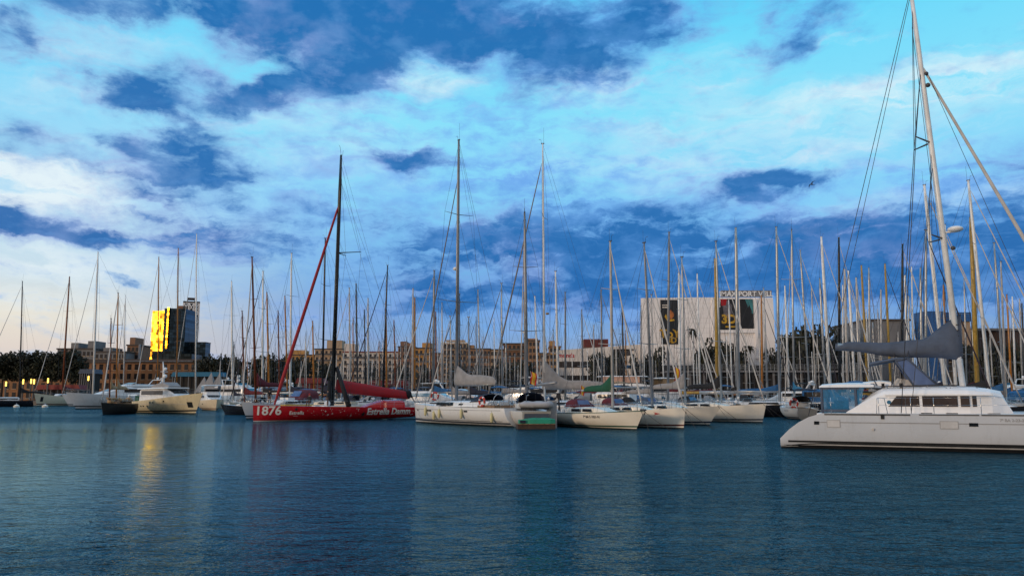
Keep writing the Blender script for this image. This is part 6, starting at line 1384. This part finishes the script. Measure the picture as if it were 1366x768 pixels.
ROWS_M = [
 # left and wooden masts
 (309, 375, 310, 'W', 'L', 'sailboat whose white mast has a wide crosspiece at its head, right of the hotel tower', 1.1),
 (323, 415, 326, 'B', 'L', 'sailboat with a short brown mast left of the thick brown mast', 1.0),
 (330, 478, 331, 'O', 'L', 'boat with the shortest ochre mast, beside the thick brown mast', 1.0),
 (312, 456, 312, 'D', 'L', 'boat with a stubby dark mast before the tree by the white crosspiece mast', 1.0),
 (351, 362, 350, 'W', 'L', 'sailboat with a white mast just right of the thick brown mast', 1.0),
 (356, 390, 359, 'O', 'L', 'sailboat with a thin ochre wooden mast between the white and the red brown mast', 1.1),
 (371, 415, 373, 'B', 'L', 'sailboat with a red brown mast just left of the red furled jib', 1.4),
 (389, 338, 387, 'W', 'L', 'sailboat with a tall white mast and navy sail cover crossed by the red furled jib', 1.0),
 (380, 395, 383.6, 'O', 'L', 'sailboat with an ochre wooden mast crossing behind the red furled jib', 1.2),
 (417, 428, 419, 'O', 'L', 'sailboat with an ochre mast between the red furled jib and the black masts', 1.6),
 (434, 318, 430, 'K', 'L', 'sailboat whose thin black mast leans just left of the thick black mast', 1.0),
 (466, 384, 467, 'P', 'L', 'sailboat with a pale mast, first to the right of the thick black mast', 1.2),
 (471, 424, 471, 'O', 'L', 'boat with a short ochre mast against the pale mast right of the black one', 1.2),
 (475, 379, 477, 'D', 'L', 'sailboat with a dark mast wrapped in dark rigging above the red boom', 1.1),
 (486, 413, 488, 'K', 'L', 'sailboat with a shorter black mast over the middle of the red boom', 1.3),
 (491, 398, 491, 'P', 'L', 'sailboat with a pale mast directly right of the shorter black mast', 1.1),
 (505.5, 457, 507, 'O', 'L', 'boat with a very short wooden mast left of the leaning black mast', 1.2),
 (517, 354, 511, 'K', 'L', 'sailboat with a tall leaning black mast over the red boom end', 1.1),
 (514.6, 403, 516, 'O', 'L', 'sailboat with a wooden mast crossing just right of the leaning black mast', 1.2),
 (525.5, 427, 528, 'B', 'L', 'sailboat with a thick brown mast right of the leaning black mast', 1.6),
 (542.5, 450, 541, 'g', 'L', 'boat with a short grey mast before the golden ochre house', 1.1),
 (551, 385, 550, 'P', 'L', 'sailboat with a tall pale mast left of the white cruiser, half of a close pair', 1.2),
 (553.3, 397, 553, 'O', 'L', 'sailboat with a wooden mast, darker half of the close pair by the white cruiser', 1.4),
 (568.5, 470, 568, 'P', 'L', 'boat with a stubby pale mast between the close pair and the light topped mast', 1.0),
 (574, 451, 574, 'B', 'L', 'boat with a short brown mast left of the tallest grey mast', 1.1),
 (579.3, 361, 577.7, 'g', 'L', 'sailboat with a tall grey mast topped by a light, left of the tallest grey mast', 1.4),
 (581.2, 416, 581.8, 'B', 'L', 'sailboat with a red brown mast touching the grey light topped mast', 1.2),
 (589.5, 404, 591, 'G', 'L', 'sailboat with a slim grey mast just left of the tallest grey mast', 1.1),
 (600.6, 422, 603, 'G', 'L', 'boat with a slim grey mast nearest to the tallest grey mast on its left', 1.0),
 (613, 392, 613.5, 'K', 'L', 'sailboat with a thin black mast hugging the right side of the tallest grey mast', .9),
 (625, 423, 627, 'g', 'L', 'boat with a plain grey mast above the grey sail cover with script', 1.1),
 (635, 423, 635.5, 'g', 'L', 'boat with a thin dark grey mast behind the diagonal furled jib', .9),
 (637.6, 387, 641, 'G', 'L', 'sailboat with a grey mast above the aft end of the grey sail cover', 1.1),
 (644, 450, 645, 'P', 'L', 'boat with a stubby pale mast before the orange brick row', 1.0),
 (659, 425, 660, 'W', 'L', 'boat with a clean white mast before the pinkish stone house', 1.0),
 (669, 378, 670, 'G', 'L', 'sailboat with a grey mast carrying a lamp, just left of the bare boom mast', 1.1),
 (699, 390, 702, 'g', 'L', 'sailboat with a grey mast right of the bare boom mast', 1.2),
 (713.5, 395, 718, 'W', 'L', 'sailboat with a white leaning mast left of the tall white mast', 1.1),
 (738, 440, 738, 'G', 'L', 'boat with a short grey mast between the tall white mast and the mall', 1.1),
 (741, 362, 745, 'W', 'R', 'sailboat with a bright white mast at the left end of the mall', 1.2),
 (754, 390, 754, 'g', 'R', 'sailboat with a grey mast and dark diagonal jib before the red mall lettering', 1.2),
 (776, 413, 777.6, 'g', 'R', 'sailboat with a grey mast before the left part of the mall', 1.3),
 (792, 434, 792, 'P', 'R', 'boat with a short pale mast before the brown roof pavilion', 1.1),
 (802, 387, 803, 'g', 'R', 'sailboat with a grey mast left of the green covered sloop mast', 1.1),
 (829.7, 409, 832.7, 'D', 'R', 'sailboat with a dark mast before the right half of the mall', 1.2),
 (834, 441, 836, 'O', 'R', 'boat with an ochre mast before the right half of the mall', 1.3),
 (827, 449, 827, 'D', 'R', 'boat with a thin dark stub of a mast over the mall roof', .9),
 (846, 455, 847, 'P', 'R', 'boat with a stubby pale mast between the mall and the cinema', 1.0),
 (855, 408, 855, 'g', 'R', 'sailboat with a grey mast at the left edge of the cinema wall', 1.0),
 (869, 393, 871, 'P', 'R', 'sailboat with a pale mast left of the tall dark poster', 1.0),
 (892.6, 310, 891, 'g', 'R', 'sailboat with a tall dark grey mast crossing the tall dark poster', 1.35),
 (905.5, 364, 907.5, 'W', 'R', 'sailboat with a thick white mast at the right edge of the tall dark poster', 1.6),
 (930, 365, 934, 'W', 'R', 'sailboat with a white mast in the middle of the cinema wall', 1.0),
 (918, 436, 918, 'P', 'R', 'boat with a short pale mast below the middle of the cinema wall', 1.0),
 (954, 345, 957, 'Y', 'R', 'sailboat with a thick gold varnished mast on the cinema wall', 1.7),
 (981.5, 304, 985, 'G', 'R', 'sailboat with a tall thick grey mast left of the roof sign middle', 1.6),
 (972, 400, 977, 'W', 'R', 'sailboat with a leaning white mast before the poster lettered 3D', 1.2),
 (1015.6, 394, 1017, 'O', 'R', 'sailboat with a short wooden mast under the right end of the roof sign', 1.4),
 (1018.5, 384, 1024, 'G', 'R', 'sailboat with a grey mast leaning beside the short wooden mast', 1.1),
 (1035.5, 303, 1040, 'G', 'R', 'sailboat with a tall thick grey mast at the right edge of the cinema', 1.5),
 (1047, 381, 1052.5, 'W', 'R', 'sailboat with a white mast just right of the cinema', 1.0),
 (1067.5, 334, 1080, 'G', 'R', 'sailboat whose grey mast leans left before the tall tree clump', 1.1),
 (1082.5, 382, 1088, 'P', 'R', 'sailboat with a pale mast before the middle of the tree clump', 1.0),
 (1093.5, 371, 1101.5, 'G', 'R', 'sailboat with a slim grey mast left of the bright tilted mast', 1.0),
 (1095.6, 316, 1108, 'W', 'R', 'sailboat with a bright white tilted mast right of the tree clump', 1.35),
 (1119, 317, 1120, 'K', 'R', 'sailboat with a black mast above the tip of the slate sail cover', 1.2),
 (1126.6, 359, 1131, 'P', 'R', 'sailboat with a pale mast right of the black mast over the cover tip', 1.5),
 (1131.5, 361, 1141, 'W', 'R', 'sailboat with a white leaning mast over the cover tip, right of the pale one', 1.3),
 (1124, 380, 1125, 'W', 'R', 'sailboat with a short white mast hidden behind the black mast over the cover tip', 1.0),
 (1142, 370, 1150, 'P', 'R', 'sailboat with a pale leaning mast left of the ochre one above the slate cover', 1.2),
 (1149, 354, 1158, 'Y', 'R', 'sailboat with an ochre mast above the thin end of the slate cover', 1.5),
 (1159, 357, 1161, 'G', 'R', 'sailboat with a grey mast at the left edge of the grey panelled hall', 1.1),
 (1175, 386, 1176, 'P', 'R', 'sailboat with a short pale mast before the grey panelled hall', 1.0),
 (1180.5, 352, 1189, 'Y', 'R', 'sailboat with a golden leaning mast before the grey panelled hall', 1.6),
 (1204, 326, 1203, 'K', 'R', 'sailboat with a black mast above the middle of the slate sail cover', 1.2),
 (1207, 367, 1212, 'W', 'R', 'sailboat with a white mast right of the black mast over the slate cover', 1.3),
 (1212, 395, 1213, 'G', 'R', 'sailboat with a short grey mast between two white ones over the slate cover', 1.0),
 (1216, 356, 1219, 'W', 'R', 'sailboat with a thin white mast above the spray window of the catamaran', .9),
 (1227.8, 357, 1230, 'G', 'R', 'sailboat with a grey mast left of the blue tower block', 1.2),
 (1233, 247, 1262, 'W', 'R', 'sailboat with a tall thick white mast leaning just left of the catamaran mast', 1.3),
 (1235, 307, 1235, 'G', 'R', 'sailboat with a thin grey mast under the tall leaning white mast', .9),
 (1258.5, 380, 1263.6, 'O', 'R', 'sailboat with a short ochre mast just left of the catamaran mast foot', 1.3),
 (1260, 300, 1276, 'W', 'R', 'sailboat with a pale mast half hidden behind the catamaran mast', 1.4),
 (1291.6, 241, 1321, 'W', 'R', 'sailboat with a tall white mast leaning just right of the catamaran mast', 1.2),
 (1295, 290, 1304, 'Y', 'R', 'sailboat with a thick golden mast right of the catamaran mast', 1.7),
 (1286, 372, 1290, 'G', 'R', 'sailboat with a thin grey mast between catamaran mast and golden mast', .9),
 (1326, 324, 1340, 'G', 'R', 'sailboat with a grey mast left of the furled jib of the catamaran near its foot', 1.0),
 (1335, 349, 1342, 'P', 'R', 'sailboat with a pale mast crossing the furled jib of the catamaran', 1.0),
 (1343, 393, 1350, 'O', 'R', 'sailboat with a wooden mast close to the right edge of the shore', 1.2),
 (1363, 405, 1368, 'D', 'R', 'sailboat with a dark mast at the right edge of the shore', 1.2),
]
# the white masted sloop with the grey triangular sail cover, behind the green covered one
def tall_white():
    Y = 80.0; a, c = P(724, 192, Y), P(726.5, 520, Y); q = c + (a - c) * ((2.1 - c.z) / (a.z - c.z)); rz = R(168); L = 14.0; loc = Vector((q.x - math.cos(rz) * .8, q.y - math.sin(rz) * .8, 0))
    root = thing('sloop', 'white sloop with a tall clean white mast and a high grey triangular sail cover', 'sailboat', loc, rz)
    h = Hull(L, 4.2, 1.7, 1.35, rake=.8, trake=-.2, tw=.7); h.mesh(['gelcoat', 'gelcoat', 'boot navy', 'antifoul', 'deck'], n=18).build('hull', ['gelcoat', 'gelcoat', 'boot navy', 'antifoul', 'deck'], root)
    b = MB(); house(b, -L * .24, L * .22, 2.7, 1.5, .55, 0, 2.2, .2, .45); b.build('coachroof', 'gelcoat', root); b = MB(); k = 1.36; b.prism([(-2.4, 1.65), (.8, 1.65), (.6, 1.9), (-2.3, 1.9)], -k, k); b.build('window', 'window', root)
    mb, mt = mast_line(loc, rz, 724, 192, 726.5, 520, q.y, 2.0); mt.y -= mb.y; mb.y = 0
    rig(root, mb, mt, h, 'white mast', .14, 2, 6.3, 3.45, 'alu', None, wr=.012, n=9, furl='sail roll grey', furlr=.08, tang=.94)
    b = MB(); cover(b, mb.x + .25, mb.x - 6.2, 3.35, 3.3, .62, .5, 0, 8, 16, .1); b.build('sail_cover', 'grey canvas', root)
    b = MB(); b.ball(mb.lerp(mt, .33) + Vector((-.35, 0, 0)), .2, 0, 8, 5, .6); b.build('deck_light', 'tan canvas', root)
    rails(root, h); sprayhood(root, -L * .22, 1.95, 2.5, 'grey canvas', 1.6, .9); PLACED.append(foot(loc, rz, L, 4.2))
tall_white()
for row in sorted(ROWS_M, key=lambda q: q[1]):
    tx, ty, bx, mm, hd, lb, th = row[:7]; kw = {}
    if tx == 389: kw['cov'] = 'navy canvas'
    if tx in (754, 981.5): kw['furl'] = 'sail roll dark'
    moored(tx, ty, bx, mm, hd, lb, th, hm=(13.5 if tx < 900 else 14), **kw)
# small distant boats whose short masts nobody could tell apart
rr = random.Random(21)
def crowd(n, x0, x1, y0, y1, hd, label, group, mms):
    for i in range(n):
        x = x0 + (x1 - x0) * (i + rr.uniform(.1, .9)) / n; y = rr.uniform(y0, y1)
        moored(x, y, x + rr.uniform(-1, 1) + (x - 683) * .008, rr.choice(mms), hd, label, rr.uniform(.8, 1.1), dpref=rr.uniform(150, 225), group=group, tiny=True)
crowd(30, 448, 590, 447, 486, 'L', 'small distant sailboat with a short mast before the flats left of the tallest grey mast', 'small distant boats left of the tallest grey mast', 'PGPWG')
crowd(26, 592, 742, 445, 488, 'L', 'small distant sailboat with a short mast before the houses right of the tallest grey mast', 'small distant boats right of the tallest grey mast', 'PGWG')
crowd(10, 292, 432, 440, 484, 'L', 'small distant sailboat with a thin mast before the dark trees by the wooden masts', 'small distant boats by the wooden masts', 'PGG')
crowd(14, 748, 900, 445, 486, 'R', 'small distant sailboat with a short mast before the mall', 'small distant boats before the mall', 'GPW')
crowd(18, 905, 1110, 430, 480, 'R', 'small distant sailboat with a short mast before the cinema and trees', 'small distant boats before the cinema', 'GWP')
crowd(20, 1120, 1366, 395, 475, 'R', 'small distant sailboat with a short mast before the right shore', 'small distant boats before the right shore', 'GWPG')

# ================================================================== small things
ensign('red and yellow flag on a staff at the stern of the dinghy sloop', P(713, 519, 66), (-.22, 0), 1.5, 1.0, .5)
ensign('red and yellow flag hanging by the foot of the diagonal jib near the cinema', P(905, 523, 75), (-.12, 0), 2.4, 1.5, .42)
ensign('small red and yellow flag behind the green sail cover', P(776, 528, 72), (-.1, 0), 1.0, .8, .35)
def moving_bird():
    t = P(1083, 246, 60.0); b = MB(); rings = []
    for u, r_ in ((-.22, .01), (-.15, .05), (0, .075), (.12, .06), (.2, .04), (.26, .012)): rings.append([(u, r_ * math.cos(a), r_ * math.sin(a)) for a in [2 * math.pi * k / 8 for k in range(8)]])
    b.loft(rings, 0, True, True)
    for sd in (-1, 1): 
        vs_ = []
        for y, z, c_, x in ((.04, .03, .16, .05), (.22, .13, .15, .06), (.42, .10, .11, .02), (.62, .02, .03, -.08)): vs_ += [(x + c_ / 2, sd * y, z), (x - c_ / 2, sd * y, z - .01)]
        b.add(vs_, [(2 * i, 2 * i + 2, 2 * i + 3, 2 * i + 1) for i in range(3)])
    b.add([(-.2, .02, 0), (-.2, -.02, 0), (-.36, -.07, 0), (-.36, .07, 0)], [(0, 1, 2, 3)]); mat('gull grey', (.10, .11, .14), .7)
    o = b.build('seagull', 'gull grey', None, t); o.rotation_euler = (R(25), 0, R(200)); o.scale = (.7, .7, .7); tag(o, 'grey seagull flying with bent wings in the right half of the sky', 'seagull')
moving_bird()
for p, y, lb in ((22, 543, 'small pale buoy floating beside the black hull'), (60, 543, 'orange and white buoy under the bow of the cream yacht'), (110, 543.4, 'orange and white buoy under the bow of the white superyacht')):
    q = W(p, y); t = thing('mooring_buoy', lb, 'buoy', q, 0, 'mooring buoys in the left basin')
    b = MB(); b.ball((0, 0, .12), .75, 0, 12, 8, .8); b.build('float', 'white plastic', t); b = MB(); b.tube([(0, 0, .2), (0, 0, .42), (0, 0, .56)], [.74, .66, .48], 12); b.build('band', 'yellow', t); b = MB(); b.torus((0, 0, .85), (1, 0, 0), .16, .04, 0, 10, 5); b.build('ring', 'steel', t)
mat('lamp glow', (.9, .7, .2), .4, emit=(1.0, .62, .08, 4.0))
for p, y, lb in ((8, 512, 'lit yellow light column, leftmost on the left quay'), (31, 509, 'lit yellow light column right of the black mast'), (41.5, 508.5, 'lit yellow light column, left one of the close pair'), (45.5, 509, 'lit yellow light column, right one of the close pair'), (64, 507.5, 'lit yellow light column left of the brown mast'), (118, 504.5, 'lit yellow light column left of the tall white yacht mast')):
    q = P(p, y, 263.5); t = thing('light_column', lb, 'street lamp', (q.x, 263.5, 1.4), 0, 'light columns on the left quay'); zb = q.z - 1.4
    b = MB(); b.box(-.2, .2, -.2, .2, 0, zb - .71); b.build('post', 'dark mast', t); b = MB(); b.box(-.15, .15, -.15, .15, zb - .7, zb + .8); b.build('lamp', 'lamp glow', t); b = MB(); b.box(-.34, .34, -.34, .34, zb + .805, zb + .9); b.build('cap', 'dark mast', t)

# ================================================================== people
def person(label, loc, rz, joints, edges, radii, top_m, leg_m, hair_m, top_z, scale=1.0):
    """one continuous skinned body; clothing by height, hair as a child"""
    me = bpy.data.meshes.new('person'); me.from_pydata(joints, edges, []); o = bpy.data.objects.new('person', me); col.objects.link(o)
    m = o.modifiers.new('s', 'SKIN'); me.skin_vertices[0].data[0].use_root = True
    for i, r_ in enumerate(radii): me.skin_vertices[0].data[i].radius = (r_[0], r_[1])
    m2 = o.modifiers.new('u', 'SUBSURF'); m2.levels = 1; m2.render_levels = 1
    dg = bpy.context.evaluated_depsgraph_get(); dg.update(); nm = bpy.data.meshes.new_from_object(o.evaluated_get(dg)); o.modifiers.clear(); o.data = nm; bpy.data.meshes.remove(me)
    nm.materials.clear()
    for q in ('skin', top_m, leg_m): nm.materials.append(MATS[q])
    for p in nm.polygons:
        c = p.center; p.use_smooth = True
        p.material_index = 0 if c.z > top_z[1] or (abs(c.y) > .0 and any((c - Vector(hj)).length < .10 for hj in top_z[2])) else (1 if c.z > top_z[0] else 2)
    o.location = loc; o.rotation_euler = (0, 0, rz); tag(o, label, 'person')
    head = Vector(joints[4])
    b = MB(); b.ball(head + Vector((-.02, 0, .045)), .112, 0, 12, 7, 1.05); 
    b.build('hair', hair_m, o)
    b = MB()
    for sd in (-1, 1): b.ball(head + Vector((.095, sd * .035, .0)), .014, 0, 6, 4)
    b.build('eyes', 'black', o); return o
w2 = lambda x, y, z: KL + Vector((math.cos(KR) * x - math.sin(KR) * y, math.sin(KR) * x + math.cos(KR) * y, z))
def hand(base, tip_dir, side):
    """five short finger chains from the palm"""
    pts, ed = [], []; f = Vector(tip_dir).normalized(); s_ = Vector((1, 0, 0))
    for k, (off, ln) in enumerate(((-.030, .060), (-.010, .075), (.012, .080), (.034, .068))):
        a = Vector(base) + s_ * off + f * .02; pts.append((a, a + f * ln * .55, a + f * ln + Vector((0, -side * .02, 0))))
    a = Vector(base) + s_ * .035; pts.append((a, a + s_ * .03 + f * .02, a + s_ * .045 + f * .05)); return pts
standing = [(0, 0, .95), (0, 0, 1.15), (0, 0, 1.40), (.01, 0, 1.52), (.03, 0, 1.64),
            (0, .18, 1.40), (.02, .25, 1.12), (.10, .24, .88), (.13, .24, .80), (0, -.18, 1.40), (.03, -.25, 1.12), (.16, -.20, .92), (.20, -.18, .85),
            (0, .10, .90), (.02, .12, .48), (-.01, .13, .07), (.15, .14, .04), (0, -.10, .90), (.03, -.12, .48), (0, -.13, .07), (.16, -.14, .04)]
edges = [(0, 1), (1, 2), (2, 3), (3, 4), (2, 5), (5, 6), (6, 7), (7, 8), (2, 9), (9, 10), (10, 11), (11, 12), (0, 13), (13, 14), (14, 15), (15, 16), (0, 17), (17, 18), (18, 19), (19, 20)]
rad = [(.16, .13), (.15, .12), (.17, .12), (.06, .06), (.10, .115), (.07, .07), (.05, .05), (.038, .038), (.045, .03), (.07, .07), (.05, .05), (.038, .038), (.045, .03), (.10, .10), (.072, .072), (.05, .05), (.045, .035), (.10, .10), (.072, .072), (.05, .05), (.045, .035)]
def with_fingers(joints, edges, radii, wrists):
    """the same skeleton with five short bent finger chains growing from each palm"""
    J, E, Rr = list(joints), list(edges), list(radii)
    for i, (w_, side) in enumerate(wrists):
        d = Vector(J[w_]) - Vector(J[w_ - 1])
        for chain in hand(J[w_], d, side):
            pr = w_
            for p in chain: J.append(tuple(p)); Rr.append((.010, .010)); E.append((pr, len(J) - 1)); pr = len(J) - 1
    return J, E, Rr
mat('tan trousers', (.20, .12, .075), .8); mat('dark jumper', (.014, .014, .018), .85); mat('hair dark', (.015, .011, .009), .7); mat('red cap', (.30, .02, .02), .8); mat('brown trousers', (.10, .05, .035), .8)
fp = P(359, 540, 91.0)
person('person in a dark jumper and tan trousers standing by the maroon cockpit tent', (P(359, 540, 94).x, 94.0, 1.56), R(-70), *with_fingers(standing, edges, rad, ((8, 1), (12, -1))), 'dark jumper', 'tan trousers', 'hair dark', (.97, 1.49, [standing[8], standing[12]]))
fp = P(438, 540, 86.5)
person('person in dark top and brown trousers standing behind the black mast foot', (P(437.5, 530, 84.2).x, 84.2, 1.46), R(200), *with_fingers(standing, edges, rad, ((8, 1), (12, -1))), 'dark jumper', 'brown trousers', 'hair dark', (.97, 1.49, [standing[8], standing[12]]))
sit = [(0, 0, .50), (.02, 0, .70), (.05, 0, .95), (.08, 0, 1.07), (.11, 0, 1.19), (.05, .18, .95), (.16, .24, .70), (.36, .18, .62), (.44, .16, .60), (.05, -.18, .95), (.16, -.24, .70), (.36, -.18, .62), (.44, -.16, .60), (.05, .10, .48), (.46, .13, .50), (.46, .13, .09), (.60, .14, .05), (.05, -.10, .48), (.46, -.13, .50), (.46, -.13, .09), (.60, -.14, .05)]
person('person in dark clothes and a red cap sitting beside the red yacht mast', (P(413, 540, 82.7).x, 82.7, 1.47), R(-100), *with_fingers(sit, edges, rad, ((8, 1), (12, -1))), 'dark jumper', 'brown trousers', 'red cap', (.60, 1.04, [sit[8], sit[12]]))

# a single loose end: objects that nobody sees keep no helper data
for m in list(bpy.data.meshes):
    if m.users == 0: bpy.data.meshes.remove(m)
for o in bpy.data.objects:
    if '_top' in o: del o['_top']
